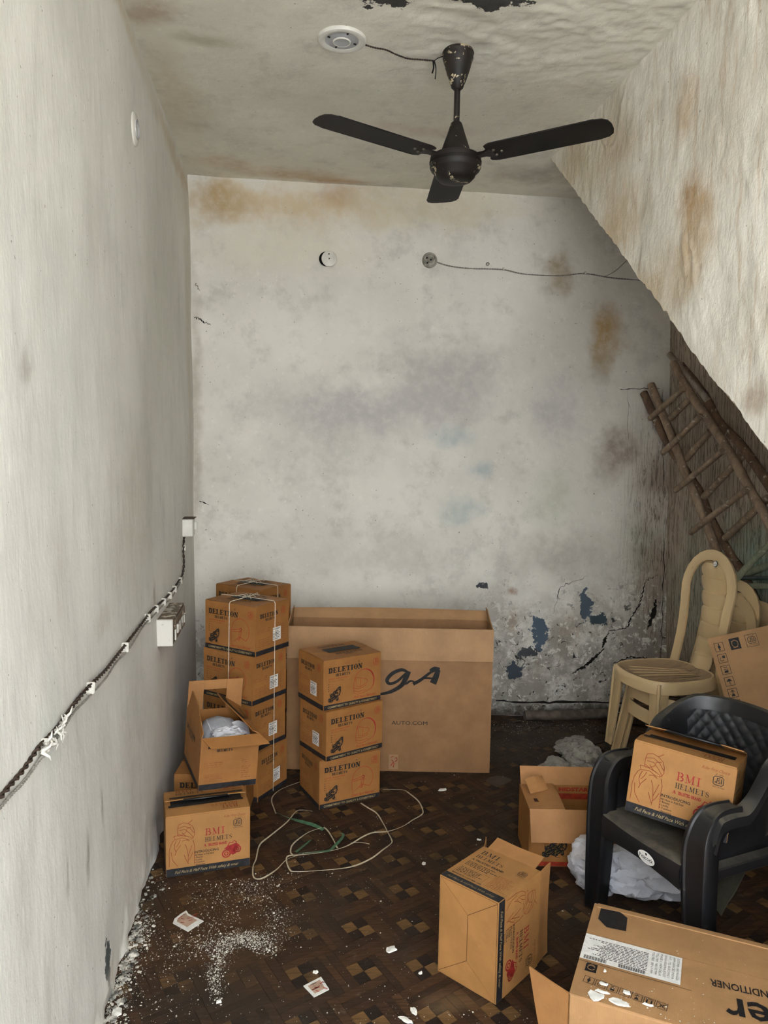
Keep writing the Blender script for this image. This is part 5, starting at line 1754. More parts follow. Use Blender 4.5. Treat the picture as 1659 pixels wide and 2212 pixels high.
def ladder(label, rails, rungs, mr, mg, r1, r2):
    base = min((p for r in rails for p in r), key=lambda p: p[2])
    t = empty('bamboo_ladder', base)
    tag(t, label, 'ladder')
    inv = Matrix.Translation(-Vector(base))
    for k, r in enumerate(rails):
        mb = MB(); mb.T = inv; pole(mb, r, r1 if k == 0 else r1 * 1.02); mb.build('rail', mr, t, smooth=50)
    for a_, b_ in rungs:
        mb = MB(); mb.T = inv; pole(mb, [a_, b_], r2, .15, 8); g_ = mb.build('rung', mg, t, smooth=50)
    return t
off = Vector((-.032, 0, 0))
A1 = [(1.981, 4.079, 1.912), (2.014, 3.871, 1.613), (2.032, 3.758, 1.444), (2.050, 3.640, 1.283), (2.074, 3.484, 1.058), (2.087, 3.39, .94), (2.105, 3.22, .70), (2.115, 3.12, .54)]
B1 = [(1.969, 3.812, 2.002), (1.984, 3.689, 1.86), (1.999, 3.521, 1.714), (2.018, 3.332, 1.542), (2.035, 3.185, 1.379), (2.048, 3.067, 1.255), (2.08, 2.85, .95), (2.10, 2.70, .72)]
R1 = [((2.002, 4.05, 1.726), (1.984, 3.666, 1.862)), ((2.023, 3.93, 1.538), (1.999, 3.515, 1.719)), ((2.044, 3.811, 1.344), (2.016, 3.34, 1.553)), ((2.067, 3.678, 1.136), (2.034, 3.159, 1.388))]
R1 = [(Vector(a_) + off, Vector(b_) + off) for a_, b_ in R1]
ladder('weathered bamboo ladder in front, its four rungs lashed across, leaning under the stair', [A1, B1], R1, M_bam, M_bam, .0215, .0155)
A2 = [(1.982, 4.165, 1.872), (2.031, 3.964, 1.596), (2.081, 3.714, 1.359), (2.106, 3.615, 1.212), (2.136, 3.479, 1.054), (2.151, 3.403, .987), (2.165, 3.285, .85), (2.172, 3.19, .72)]
B2 = [(2.002, 3.804, 1.99), (2.036, 3.629, 1.835), (2.062, 3.517, 1.693), (2.089, 3.361, 1.58), (2.123, 3.196, 1.41), (2.15, 3.02, 1.22), (2.16, 2.9, 1.05)]
R2 = [((2.021, 3.926, 1.722), (2.028, 3.737, 1.819)), ((2.056, 3.803, 1.508), (2.06, 3.585, 1.651)), ((2.089, 3.666, 1.319), (2.094, 3.364, 1.527)), ((2.125, 3.512, 1.127), (2.13, 3.199, 1.349))]
ladder('dark old bamboo ladder behind the front one, against the damp right wall', [A2, B2], R2, M_bamd, M_bam, .022, .018)
def lone(label, pts, r, mat, name='bamboo_pole', group=None):
    mb = MB(); pole(mb, pts, r); o_ = mb.build(name, mat, smooth=50); tag(o_, label, 'pole', group); return o_
lone('whitewash-streaked pole at the top of the dark ladder below the stair edge', [(1.975, 3.875, 2.055), (2.03, 3.575, 1.80)], .017, bamboo('whitewashed_bamboo', (120, 108, 94), (150, 140, 126)))
lone('greenish bamboo pole crossing diagonally behind the beige chair back', [(2.03, 2.90, 1.25), (2.03, 3.162, 1.047), (2.03, 3.40, .83)], .0155, M_bamg)
lone('shiny dark green pipe lying level behind the diagonal pole', [(2.10, 3.33, .962), (2.10, 3.00, 1.02)], .010, simple('dark_green_pipe', (28, 52, 48), .3, .2, 20, spec=.6), 'green_pipe')
lone('brown bamboo pole lying level just under the green pipe', [(2.10, 3.34, .922), (2.10, 3.00, .985)], .0135, M_bamg)
lone('dark bamboo pole slanting up to the right behind the green pipe', [(2.14, 3.40, .955), (2.14, 3.10, 1.08)], .017, M_bamg)
lone('dark bamboo pole slanting down behind the leaning symbol carton', [(2.13, 3.36, .90), (2.13, 3.05, .62)], .016, M_bamd)


# ------------------------------------------------------------------ moulded beige chairs
def plastic(name, rgb, rough=.38, dirt=(96, 84, 70), thr=.6, amt=.4):
    t = NT(name)
    o = t.obj(); c = lin(rgb)
    n = t.noise(o, 5, 5)
    col = t.mix(t.smooth(n, .35, .7), tuple(x * .93 for x in c), c)
    d = t.noise(o, 20, 7, .75, .4)
    col = t.mix(t.smooth(d, thr, thr + .15, 0, amt), col, lin(dirt))
    return t.fin(col, rough, t.bump(d, .05, .003), spec=.5)
M_beige = plastic('beige_plastic', (206, 180, 136))
t = NT('dusty_beige_seat_plastic')
o = t.obj(); col = lin((158, 134, 104))
g = t.noise(t.scale(o, (26, 7, 1)), 1.6, 8, .8, .8)
sepn = t.N('ShaderNodeSeparateXYZ'); t.l.new(o, sepn.inputs[0])
w_ = t.math('MULTIPLY', t.smooth(sepn.outputs['Y'], -.10, .14), t.smooth(sepn.outputs['X'], -.12, .12, .35, 1))
m_ = t.math('MULTIPLY', t.smooth(g, .47, .62), w_)
M_seat = t.fin(t.mix(m_, col, lin((54, 43, 33))), .55, t.bump(g, .1, .004), spec=.35)


def beige_chair(name='plastic_chair'):
    r = empty(name)
    # seat outline: rounded trapezoid
    def outline(a, k=1.0):
        ca, sa = math.cos(a), math.sin(a)
        e = .62
        x = .182 * math.copysign(abs(ca) ** e, ca); y = .185 * math.copysign(abs(sa) ** e, sa)
        x *= 1 - .04 * (y / .185) ; y -= .012 * (1 - abs(x) / .182) if y < 0 else 0
        return x * k, y * k
    N = 48
    rows = []
    prof = [(1.02, -.050), (1.015, -.022), (1.0, -.004), (.97, .003), (.93, .001), (.88, -.006), (.7, -.012), (.45, -.015), (.2, -.016), (.02, -.016)]
    for i in range(N):
        a_ = 2 * PI * i / N
        rows.append([(*outline(a_, k), .38 + z) for k, z in prof[:5]])
    mb = MB(); mb.grid(rows, close_u=True)
    rows = [[(*outline(2 * PI * i / N, k), .38 + z - .018) for k, z in ((.93, .002), (1.0, -.010), (1.008, -.034))] for i in range(N)]
    mb.grid([q_[::-1] for q_ in rows], close_u=True)
    mb.build('seat_rim', M_beige, r, smooth=60)
    mb = MB()
    mb.grid([[(*outline(2 * PI * i / N, k), .38 + z) for k, z in prof[4:]] for i in range(N)], close_u=True)
    mb.grid([[(*outline(2 * PI * i / N, k), .38 + z - .006) for k, z in prof[4:]][::-1] for i in range(N)], close_u=True)
    seat = mb.build('seat', M_seat, r, smooth=True)
    # raised curved ribs fanning from the back corner
    for k in range(7):
        x0 = -.150 + k * .050
        pts = []
        for j in range(9):
            f = j / 8
            y = -.150 + .27 * f
            x = x0 * (1 - .55 * f) + .045 * f * f + .01
            rr = max(abs(x) / .17, abs(y) / .17)
            pts.append((x, y, .3695 - .004 * (1 - rr)))
        mb = MB(); mb.tube(pts, [.0005] + [.0024] * 7 + [.0005], 6, flat=.9); mb.build('rib', M_beige if k < 4 else M_seat, seat, smooth=True)
    # front legs: angle section, flaring from the corner
    for s in (-1, 1):
        cx = lambda f: s * (.152 + .018 * f)
        cy = lambda f: -.150 - .018 * f
        path = [(cx(f), cy(f), .372 - .372 * f) for f in (0, .06, .15, .35, .7, 1)]
        ws = [.085, .066, .052, .045, .038, .033]
        pr = []
        for w in ws:
            t_ = .006
            q_ = [(-w, -.003), (0.004, -.003 - .0), (.010, .003), (.010, .010), (.006, w), (.006 - t_, w), (.002, .012), (-.004, .005), (-w, .003)]
            pr.append([(a_ * s, b_) for a_, b_ in q_])
        mb = MB()
        vs = []; n = 9; m = len(path)
        for i, p in enumerate(path):
            for a_, b_ in pr[i]: vs.append((p[0] + a_, p[1] + b_, p[2]))
        fs = [(i * n + k, i * n + (k + 1) % n, (i + 1) * n + (k + 1) % n, (i + 1) * n + k) for i in range(m - 1) for k in range(n)]
        fs.append(tuple(range(n))); fs.append(tuple((m - 1) * n + k for k in range(n)))
        mb.add(vs, fs)
        # raised bead down the corner
        mb.tube([(p[0] + s * .008, p[1] - .001, p[2]) for p in path], [.005, .008, .008, .007, .006, .006], 8)
        mb.build('leg', M_beige, r, smooth=50, fix=True)
        path = [(s * .165, .165, .36), (s * .170, .180, .30), (s * .185, .215, .0)]
        mb = MB()
        mb.sweep(path, [[(-.022, -.008), (.022, -.008), (.022, .008), (-.022, .008)]] * 3, (0, -1, 0))
        mb.build('leg', M_beige, r, smooth=40, fix=True)
    # back arch
    pts = []; 
    def bk(x, z): # lean
        f = (z - .38) / .5
        return (x, .168 + .046 * f + .012 * f * f, z)
    for f in (0, .08, .2, .4, .6, .8, 1): pts.append(bk(-.158 + .020 * math.sin(f * PI) * 1 + .012 * f, .350 + .385 * f))
    R_ = .146
    for k in range(1, 12):
        a_ = PI - PI * k / 12
        pts.append(bk(R_ * math.cos(a_), .735 + .155 * math.sin(a_)))
    for f in (1, .8, .6, .4, .2, .08, 0): pts.append(bk(.158 - .020 * math.sin(f * PI) - .012 * f, .350 + .385 * f))
    m = len(pts)
    mb = MB()
    pf = [(-.026, -.004), (-.020, -.009), (.0, -.006), (.018, -.009), (.023, -.003), (.023, .007), (.018, .004), (-.020, .004), (-.026, .006)]
    mb.sweep(pts, [pf] * m, (0, -1, .25))
    mb.build('back_arch', M_beige, r, smooth=60, fix=True)
    # splat with seven overlapping scallops
    mb = MB(); rows = []; rows2 = []
    nz = 84
    for i in range(nz + 1):
        f = i / nz
        z = .372 + f * .490
        hw = .060 + .028 * f ** 1.3
        if f > .84: hw = .084 * math.sqrt(max(0.12, 1 - ((f - .84) / .20) ** 2)) 
        ph = (f * 7) % 1.0
        sc = 1 - .12 * (abs(ph - .5) * 2) ** 3
        row = []; row2 = []
        for j in range(13):
            g = j / 12 * 2 - 1
            x = g * hw * sc
            y0 = .168 + .046 * ((z - .38) / .5) + .012 * ((z - .38) / .5) ** 2 + .034 * math.sin(PI * min(1, f * 1.08)) ** .8
            bul = .014 * (1 - g * g) + .011 * ph * (1 - abs(g) ** 3 * .5) - .004
            row.append((x, y0 - .004 - bul + .012, z)); row2.append((x, y0 - .004 - bul + .017, z))
        rows.append(row); rows2.append(row2)
    mb.grid(rows); mb.grid([q_[::-1] for q_ in rows2])
    for j in (0, 12):
        mb.grid([[rows[i][j], rows2[i][j]] for i in range(nz + 1)])
    mb.build('back_splat', M_beige, r, smooth=50)
    return r


Mc = lambda x, y, z, yaw, rx=0.0: Matrix.Translation((x, y, z)) @ Matrix.Rotation(yaw, 4, 'Z') @ Matrix.Rotation(rx, 4, 'X')
bc = beige_chair()
bc.matrix_world = Mc(1.672, 3.175, .195, math.radians(-80))
tag(bc, 'beige plastic chair on top of its stack, dusty ribbed seat and round sticker', 'chair', 'stacked beige chairs')
specs = [((1.69, 3.165, .095, math.radians(-79), -.14), 'beige plastic chair second in the stack, just under the top chair'),
         ((1.70, 3.16, .022, math.radians(-80), -.10), 'bottom beige plastic chair of the stack, standing on the floor'),
         ((1.80, 3.09, .0, math.radians(-72), -.10), 'lower beige plastic chair peeking out at the right behind the stack')]
for sp, lb in specs:
    c_ = copy_tree(bc); c_.matrix_world = Mc(*sp); c_['label'] = lb
# sticker on the top chair
mb = MB(); mb.T = Matrix.Translation((.045, .206, .858)) @ Matrix.Rotation(math.radians(79), 4, 'X')
mb.lathe([(0, .0082), (.013, .0081), (.0145, .006)], 24)
stk = mb.build('sticker', simple('blue_edged_sticker', (40, 74, 84), .4), bc)
mb = MB(); mb.T = Matrix.Translation((.045, .206, .858)) @ Matrix.Rotation(math.radians(79), 4, 'X')
mb.lathe([(0, .0090), (.0115, .0088)], 24); mb.build('sticker_face', M_label, stk)
a = Art((.045 - .009, .1965, .855), (1, 0, 0), (0, .19, .98), .0015); a.text('National', 0, 0, .0065, 0, width=.018); a.mb.build('sticker_print', [I_blk], stk)

# ------------------------------------------------------------------ black armchair
t = NT('dusty_black_plastic')
o = t.obj(); nrm = t.N('ShaderNodeNewGeometry').outputs['Normal']
sp_ = t.N('ShaderNodeSeparateXYZ'); t.l.new(nrm, sp_.inputs[0])
dn = t.noise(o, 13, 7, .72, .5)
dust = t.math('MULTIPLY', t.smooth(sp_.outputs['Z'], .6, .95), t.smooth(dn, .3, .6, .25, 1))
col = t.mix(t.math('MULTIPLY', dust, .72), lin((22, 22, 24)), lin((94, 88, 75)))
col = t.mix(t.smooth(dn, .62, .75, 0, .35), col, lin((120, 118, 112)))
M_black = t.fin(col, t.smooth(dust, 0, .6, .40, .8), t.bump(dn, .06, .004), spec=.5)
AR = empty('armchair', (1.275, 2.205, 0), (0, 0, math.radians(-72.5)))
tag(AR, 'black plastic armchair with quilted back and dusty seat, carton on it', 'chair')


def plan(t_, s=0.0):
    """rim plan curve, t 0 (right arm front) .. 1 (left arm front); s outward offset"""
    hw, yf, yb = .205 + s, -.186, .265 + s
    # arm straight, elliptical back
    L1 = .20; 
    if t_ < .28:
        f = t_ / .28; return Vector((hw + .008 * (1 - f), yf + (.06 - yf) * f, 0))
    if t_ > .72:
        f = (1 - t_) / .28; return Vector((-hw - .008 * (1 - f), yf + (.06 - yf) * f, 0))
    a_ = PI * (t_ - .28) / .44
    e = .85
    ca, sa = math.cos(a_), math.sin(a_)
    return Vector((hw * math.copysign(abs(ca) ** e, ca), .06 + (yb - .06) * sa ** e, 0))


def rimz(t_):
    f = 1 - abs(t_ - .5) / .5
    if f < .30: return .530 + .006 * math.sin(f / .3 * PI) - .055 * max(0, 1 - f / .07) ** 2
    g = min(1, (f - .30) / .45)
    return .530 + .185 * (g * g * (3 - 2 * g))


NT_ = 97
rows_in = []; rows_out = []
for i in range(NT_):
    t_ = i / (NT_ - 1)
    zr = rimz(t_); f = 1 - abs(t_ - .5) / .5
    arm = max(0, 1 - f / .42)
    win, wout = .010 + .022 * arm, .034 + .012 * arm
    pin = plan(t_, -win); pout = plan(t_, wout)
    seatp = plan(t_, -.045); seatp.y = min(seatp.y, .205); 
    if t_ < .28 or t_ > .72: seatp = plan(t_, -.048)
    row = []
    for k in range(7):
        g = k / 6
        q_ = seatp.lerp(pin, g ** 1.1); row.append((q_.x, q_.y, .365 + (zr - .012 - .365) * g))
    c_ = plan(t_, 0)
    row += [(pin.x + (c_.x - pin.x) * .4, pin.y + (c_.y - pin.y) * .4, zr), (c_.x + (pout.x - c_.x) * .5, c_.y + (pout.y - c_.y) * .5, zr + .001), (pout.x, pout.y, zr - .008), (pout.x + (pout.x - c_.x) * .06, pout.y + (pout.y - c_.y) * .06, zr - .036)]
    rows_in.append(row)
    th = plan(t_, wout - .006); 
    row2 = [(th.x, th.y, zr - .035), (th.x, th.y, zr - .014)]
    for k in range(7):
        g = 1 - k / 6
        q_ = seatp.lerp(pin, g ** 1.1); n_ = (c_ - plan(t_, -.01)).normalized() * .007
        row2.append((q_.x + n_.x, q_.y + n_.y, .365 + (zr - .020 - .365) * g))
    rows_out.append(row2)
mb = MB()
mb.grid([r_[::-1] for r_ in rows_in]); mb.grid([r_[::-1] for r_ in rows_out])
mb.grid([[a_[-1], b_[0]] for a_, b_ in zip(rows_in, rows_out)])
sh = mb.build('back_and_arms', M_black, AR, smooth=50)
# quilted pad
rows = []
nq, nv = 120, 70
for i in range(nq + 1):
    t_ = .335 + .33 * i / nq
    row = []
    zr = rimz(t_); seatp = plan(t_, -.045); seatp.y = min(seatp.y, .205); pin = plan(t_, -.010)
    for k in range(nv + 1):
        z = .435 + (min(zr - .040, .672) - .435) * k / nv
        g = (z - .365) / (zr - .012 - .365)
        q_ = seatp.lerp(pin, max(g, 0) ** 1.1)
        s_ = (t_ - .5) * 1.05
        u = (s_ + (z - .4) * .72) / .034; v = (s_ - (z - .4) * .72) / .034
        hgt = (abs(math.sin(PI * u)) * abs(math.sin(PI * v))) ** .45 * .008
        nrm_ = (plan(t_, -.01) - plan(t_, .02)).normalized()
        row.append((q_.x + nrm_.x * (.0012 + hgt), q_.y + nrm_.y * (.0012 + hgt), z))
    rows.append(row)
mb = MB(); mb.grid([r_[::-1] for r_ in rows])
M_quilt = plastic('matt_black_quilting', (36, 36, 38), .55, (100, 98, 92), .62, .25)
mb.build('quilted_panel', M_quilt, AR, smooth=True)
# seat
rows = []
for i in range(25):
    x = -.165 + .33 * i / 24
    row = []
    for j in range(21):
        y = -.215 + .43 * j / 20
        hw = .165 - .0 * j
        yy = y if y > -.20 else y
        z = .378 - .012 * math.cos(x / .165 * PI * .5) * math.cos((y) / .22 * PI * .5) + .002 * noise.noise(Vector((x * 20, y * 20, 0)))
        if j == 0: z -= .010
        row.append((x * (1 - .10 * max(0, (j - 12) / 8)), yy - .012 * math.cos(x / .165 * PI * .5) * (1 - j / 20), z))
    rows.append(row)
mb = MB(); mb.grid(rows)
front = [r_[0] for r_ in rows]
mb.grid([[p, (p[0], p[1] - .004, p[2] - .02), (p[0], p[1] + .002, p[2] - .075 + .02 * math.cos(p[0] / .165 * PI * .5)), (p[0], p[1] + .010, p[2] - .075 + .02 * math.cos(p[0] / .165 * PI * .5)), (p[0], p[1] + .01, p[2] - .01)] for p in front][::-1])
for s in (0, 24):
    e_ = rows[s]; mb.grid([[p, (p[0], p[1], p[2] - .05)] for p in (e_ if s else e_[::-1])])
mb.build('seat', M_black, AR, smooth=45)
# legs
for s in (-1, 1):
    path = [(.214, -.06, .538), (.215, -.125, .540), (.216, -.165, .526), (.216, -.196, .480), (.216, -.206, .40), (.222, -.203, .20), (.236, -.192, .0)]
    wd = [.034, .038, .044, .050, .058, .050, .036]
    sp__ = smooth_path(path, 5); ws__ = smooth_path([(w_, 0, 0) for w_ in wd], 5); path = [tuple(v_) for v_ in sp__]; wd = [v_[0] for v_ in ws__]
    vs_rows = []
    for i, (x, y, z) in enumerate(path):
        p0 = Vector(path[max(i - 1, 0)]); p1 = Vector(path[min(i + 1, len(path) - 1)])
        tn = (p1 - p0).normalized(); up = tn.cross(Vector((1, 0, 0))).normalized()   # outward normal of the strap
        w = wd[i]
        row = []
        for a_, b_ in ((-1, -.040), (-1, .0), (-.86, .004), (-.80, .004), (-.72, -.001), (-.2, -.002), (.2, -.002), (.62, -.001), (.72, .005), (.88, .005), (1, .0), (1, -.045)):
            if i == 0 and b_ < -.01: b_ = -.012
            q_ = Vector((x + a_ * w * (1 if a_ < 0 else .55), y, z)) - up * (-b_) * (1 if True else 1)
            row.append((s * q_.x, q_.y, q_.z))
        vs_rows.append(row)
    P_ = [list(map(Vector, r_)) for r_ in vs_rows]
    Q_ = []
    for k in range(len(P_) - 1):
        for f in (0, .5):
            Q_.append([tuple(a_.lerp(b_, f)) for a_, b_ in zip(P_[k], P_[k + 1])])
    Q_.append([tuple(a_) for a_ in P_[-1]])
    mb = MB(); mb.grid(Q_ if s > 0 else [r_[::-1] for r_ in Q_])
    fl_o = mb.build('leg', M_black, AR, smooth=40)
    sol = fl_o.modifiers.new('thick', 'SOLIDIFY'); sol.thickness = .004; sol.offset = 0
    mb = MB(); mb.sweep([(s * .205, .20, .40), (s * .215, .225, .25), (s * .230, .26, 0)], [[(-.034, -.012), (.034, -.012), (.030, .012), (-.030, .012)], [(-.028, -.010), (.028, -.010), (.024, .010), (-.024, .010)], [(-.02, -.009), (.02, -.009), (.018, .009), (-.018, .009)]], (0, 1, 0))
    mb.build('leg', M_black, AR, smooth=40, fix=True)
    # side rail between legs
    mb = MB(); mb.cbox((min(s * .165, s * .205), -.17, .318), (max(s * .165, s * .205), .20, .352), .004); mb.build('side_rail', M_black, AR)
# oval sticker
a = Art((.020, -.2335, .338), (1, 0, 0), (0, -.06, 1), .002)
n_ = 24
a.poly([(.033 + .034 * math.cos(2 * PI * k / n_), .0 + .019 * math.sin(2 * PI * k / n_)) for k in range(n_)], 0)
a.text('Peacock', .005, -.007, .019, 1, 2, bold=.012, width=.056)
a.poly([(.033 + .004 * math.cos(2 * PI * k / 10), .011 + .004 * math.sin(2 * PI * k / 10)) for k in range(10)], 1, 2)
a.rect(.018, -.012, .048, -.0112, 1, 2)
a.mb.build('oval_sticker', [M_label, I_blk], AR)

# ------------------------------------------------------------------ cloths, papers and rubbish on the floor
crumple('cloth_bundle', M_white, .20, .24, .21, (1.085, 2.49, 0), .3, 3, 'bunched white cloth spilling out under the left leg of the black armchair', 'cloth', 'white cloths under the armchair', sharp=1.6)
crumple('cloth_bundle', M_white, .38, .26, .19, (1.235, 2.43, 0), -.35, 8, 'wide crumpled grey-white cloth under the seat of the black armchair', 'cloth', 'white cloths under the armchair', sharp=1.5)
crumple('plastic_bag', M_grey, .22, .24, .16, (1.405, 3.42, 0), .5, 21, 'crumpled grimy plastic bag on the floor near the back wall', 'bag', sharp=2.2)
crumple('plastic_bag', M_grey, .26, .18, .09, (1.45, 3.66, 0), .2, 27, 'flat grey sheet behind the crumpled plastic bag', 'bag', sharp=1.4)
crumple('plastic_bag', M_grey, .10, .20, .09, (1.295, 3.42, 0), .7, 31, 'small grey scrap at the left of the crumpled plastic bag', 'bag', sharp=1.8)
mb = MB(); 
o_ = None
mb.grid([[(1.43 + .010 * j, 2.26 + .13 * i / 10 , .02 + .15 * (j / 8) - .0 * i + .004 * math.sin(i + j)) for j in range(9)] for i in range(11)])
M_drab = simple('olive_grey_board', (74, 72, 60), .8, .15, 10)
o_ = mb.build('grey_board', M_drab); o_.modifiers.new('thick', 'SOLIDIFY').thickness = .004
tag(o_, 'drab grey board standing under the right side of the black armchair', 'board')

M_tube = simple('dusty_grey_tube', (104, 94, 84), .8, .25, 16, .3)
mb = MB(); mb.tube([(1.345, 4.14, .030), (1.60, 4.125, .030), (1.88, 4.13, .032)], .028, 14)
tag(mb.build('fallen_tube', M_tube, smooth=50), 'dusty grey tube lying along the foot of the back wall', 'tube')
M_lath = simple('dark_broken_wood', (62, 48, 38), .85, .2, 12, .3)
def lath(p0, p1, w, t_, label, mat=M_lath, group=None, name='broken_lath'):
    p0 = Vector(p0); p1 = Vector(p1); d_ = (p1 - p0); L_ = d_.length
    mb = MB(); mb.cbox((0, -w / 2, 0), (L_, w / 2, t_), min(t_, w) * .2)
    o_ = mb.build(name, mat); o_.location = p0; o_.rotation_euler = (0, -math.asin(d_.z / L_), math.atan2(d_.y, d_.x)); tag(o_, label, 'wood scrap', group)
lath((1.219, 3.507, .001), (1.336, 3.555, .02), .014, .008, 'thin pale stick beside the crumpled plastic bag', simple('pale_stick', (150, 142, 130), .7))
lath((1.50, 3.60, .06), (1.68, 3.74, .03), .02, .006, 'long thin dark slat behind the plastic bag')
lath((1.40, 4.03, .001), (1.34, 3.98, .001), .012, .005, 'short dark splinter in front of the fallen tube')
lath((1.70, 3.92, .002), (1.78, 3.80, .03), .03, .012, 'broken dark lath beside the leg of the beige chairs')
lath((1.80, 4.06, .002), (2.0, 4.0, .01), .03, .01, 'dark lath in the corner behind the beige chairs')
mb = MB(); pts_ = [(.919, 3.382), (.95, 3.41), (.993, 3.422), (1.03, 3.40), (1.046, 3.372), (1.01, 3.34), (.955, 3.305), (.93, 3.34)]
mb.prism(pts_, .0008, .003); tag(mb.build('vinyl_scrap', simple('brown_vinyl', (78, 66, 56), .6)), 'flat brown vinyl scrap on the floor in front of the tall carton', 'scrap')

# strap tangle
M_strap = simple('cream_packing_strap', (190, 178, 152), .45, .1, 60, spec=.5)
M_green = simple('green_packing_strap', (66, 104, 76), .45, .15, 60, spec=.5)
W1 = [(0.075, 3.44), (-0.018, 3.361), (-0.057, 3.301), (-0.065, 3.246), (-0.054, 3.174), (-0.045, 3.133)]
G1 = [(-0.045, 3.133), (0.006, 3.084), (0.047, 3.056), (0.109, 3.01), (0.147, 2.975)]
W2 = [(0.139, 2.983), (0.087, 2.95), (0.046, 2.903), (0.021, 2.852), (0.016, 2.811), (0.023, 2.787)]
W3 = [(0.149, 2.98), (0.164, 2.958), (0.18, 2.886), (0.194, 2.818)]
W4 = [(0.43, 3.314), (0.516, 3.303), (0.545, 3.262), (0.571, 3.18), (0.576, 3.108), (0.563, 3.063), (0.518, 3.023), (0.468, 2.973), (0.405, 2.937), (0.343, 2.937), (0.298, 2.901), (0.249, 2.856), (0.201, 2.822), (0.132, 2.8), (0.045, 2.794), (0.006, 2.784), (0.001, 2.753), (0.013, 2.691), (0.034, 2.679), (0.127, 2.679), (0.235, 2.69), (0.312, 2.743), (0.367, 2.798), (0.406, 2.847), (0.41, 2.876), (0.402, 2.937), (0.393, 3.012), (0.376, 3.091), (0.344, 3.151), (0.318, 3.19)]
W5 = [(0.107, 3.13), (0.066, 3.15), (0.038, 3.13), (0.0, 3.046), (-0.065, 2.938), (-0.102, 2.873), (-0.112, 2.774), (-0.120, 2.723), (-0.117, 2.663), (-0.101, 2.638), (-0.076, 2.649), (-0.035, 2.696), (0.001, 2.757), (0.044, 2.79)]
G2 = [(0.035, 2.797), (0.065, 2.844), (0.093, 2.879)]
G3 = [(0.044, 2.792), (0.102, 2.791), (0.158, 2.798), (0.182, 2.828), (0.215, 2.883), (0.223, 2.922), (0.208, 2.924)]
W6 = [(0.248, 2.853), (0.288, 2.849), (0.319, 2.835)]
def strap(name, pts, w, mat, z, label, seed=0):
    P_ = smooth_path([(x, y, z + .004 * abs(math.sin(i * 1.3 + seed))) for i, (x, y) in enumerate(pts)], 6)
    mb = MB(); mb.sweep(P_, [(-w, -.0006), (w, -.0006), (w, .0006), (-w, .0006)], [Vector((math.sin(i * .21 + seed) * .5, math.cos(i * .17) * .5, 1)) for i in range(len(P_))])
    o_ = mb.build(name, mat, smooth=40); tag(o_, label, 'strap', 'packing straps on the floor'); return o_
strap('packing_strap', W4, .0025, M_strap, .004, 'long cream packing strap looping right of the central stack and back', 1)
strap('packing_strap', W5, .0025, M_strap, .006, 'cream packing strap looping out towards the left floor carton', 2)
strap('packing_strap', W1, .0025, M_strap, .004, 'short cream packing strap curving out behind the central stack', 3)
strap('packing_strap', W2, .0025, M_strap, .008, 'cream strap curving off the green strap in the tangle middle', 4)
strap('packing_strap', W3, .0030, M_strap, .010, 'short cream strap end dropping from the green strap', 5)
strap('packing_strap', W6, .0026, M_strap, .010, 'loose cream strap end pointing right in the tangle', 6)
strap('green_strap', G1, .0065, M_green, .006, 'wide green strap slanting from the left of the tangle', 1)
strap('green_strap', G2, .0050, M_green, .012, 'short green strap stub at the left of the tangle', 2)
strap('green_strap', G3, .0050, M_green, .012, 'green strap with folded end along the tangle front', 3)

# sachets
def sachet(pts, label, seed):
    c_ = (sum(p[0] for p in pts) / len(pts), sum(p[1] for p in pts) / len(pts))
    r_ = empty('paper_sachet', (c_[0], c_[1], 0)); tag(r_, label, 'sachet')
    q_ = [(p[0] - c_[0], p[1] - c_[1]) for p in pts]
    mb = MB(); mb.prism(q_, .001, .0032); mb.build('paper', M_label, r_)
    a = Art((0, 0, .0034), (1, 0, 0), (0, 1, 0), .0003)
    a.poly([(x * .68, y * .68) for x, y in q_], 0)
    rs = random.Random(seed)
    for k in range(9):
        x, y = rs.uniform(-.022, .022), rs.uniform(-.022, .022)
        a.line([(x, y), (x + rs.uniform(.008, .02), y + rs.uniform(-.008, .012))], .0028, rs.choice([1, 2, 1]), 1)
    a.mb.build('printed_picture', [simple('sachet_beige_print', (176, 148, 128), .6), I_red, simple('sachet_grey_print', (96, 80, 76), .6)], r_)
sachet([(-0.362, 2.419), (-0.308, 2.371), (-0.265, 2.421), (-0.318, 2.464), (-0.328, 2.484), (-0.345, 2.465), (-0.36, 2.442)], 'torn white and red paper sachet on the dusty floor at left', 4)
sachet([(0.051, 2.088), (0.08, 2.04), (0.124, 2.067), (0.103, 2.121)], 'square maroon-edged paper sachet on the parquet near the front', 9)

# plaster flakes
M_flake = simple('white_plaster_flake', (228, 226, 218), .8, .06, 60, .3)
def flake_poly(w, l, seed, n=11):
    rs = random.Random(seed); p = []
    for k in range(n):
        a_ = 2 * PI * k / n; r_ = rs.uniform(.62, 1.0)
        p.append((w * .5 * r_ * math.cos(a_), l * .5 * r_ * math.sin(a_)))
    return p
def flake(x, y, w, l, yaw, seed, label, z=0.0006, t_=.003, group='plaster flakes on the floor'):
    mb = MB(); p = flake_poly(w, l, seed); n = len(p)
    vs = [(a_, b_, 0) for a_, b_ in p] + [(a_ * .93, b_ * .93, t_ * (1 + .5 * math.sin(k * 2))) for k, (a_, b_) in enumerate(p)] + [(0, 0, t_ * 1.3)]
    fs = [tuple(range(n - 1, -1, -1))] + [(k, (k + 1) % n, n + (k + 1) % n, n + k) for k in range(n)] + [(n + k, n + (k + 1) % n, 2 * n) for k in range(n)]
    mb.add(vs, fs); o_ = mb.build('plaster_flake', M_flake, smooth=25); o_.location = (x, y, z); o_.rotation_euler = (0, 0, yaw); tag(o_, label, 'plaster flake', group)
flake(.323, 2.224, .042, .036, .3, 1, 'rounded white plaster flake left of the end-standing carton')
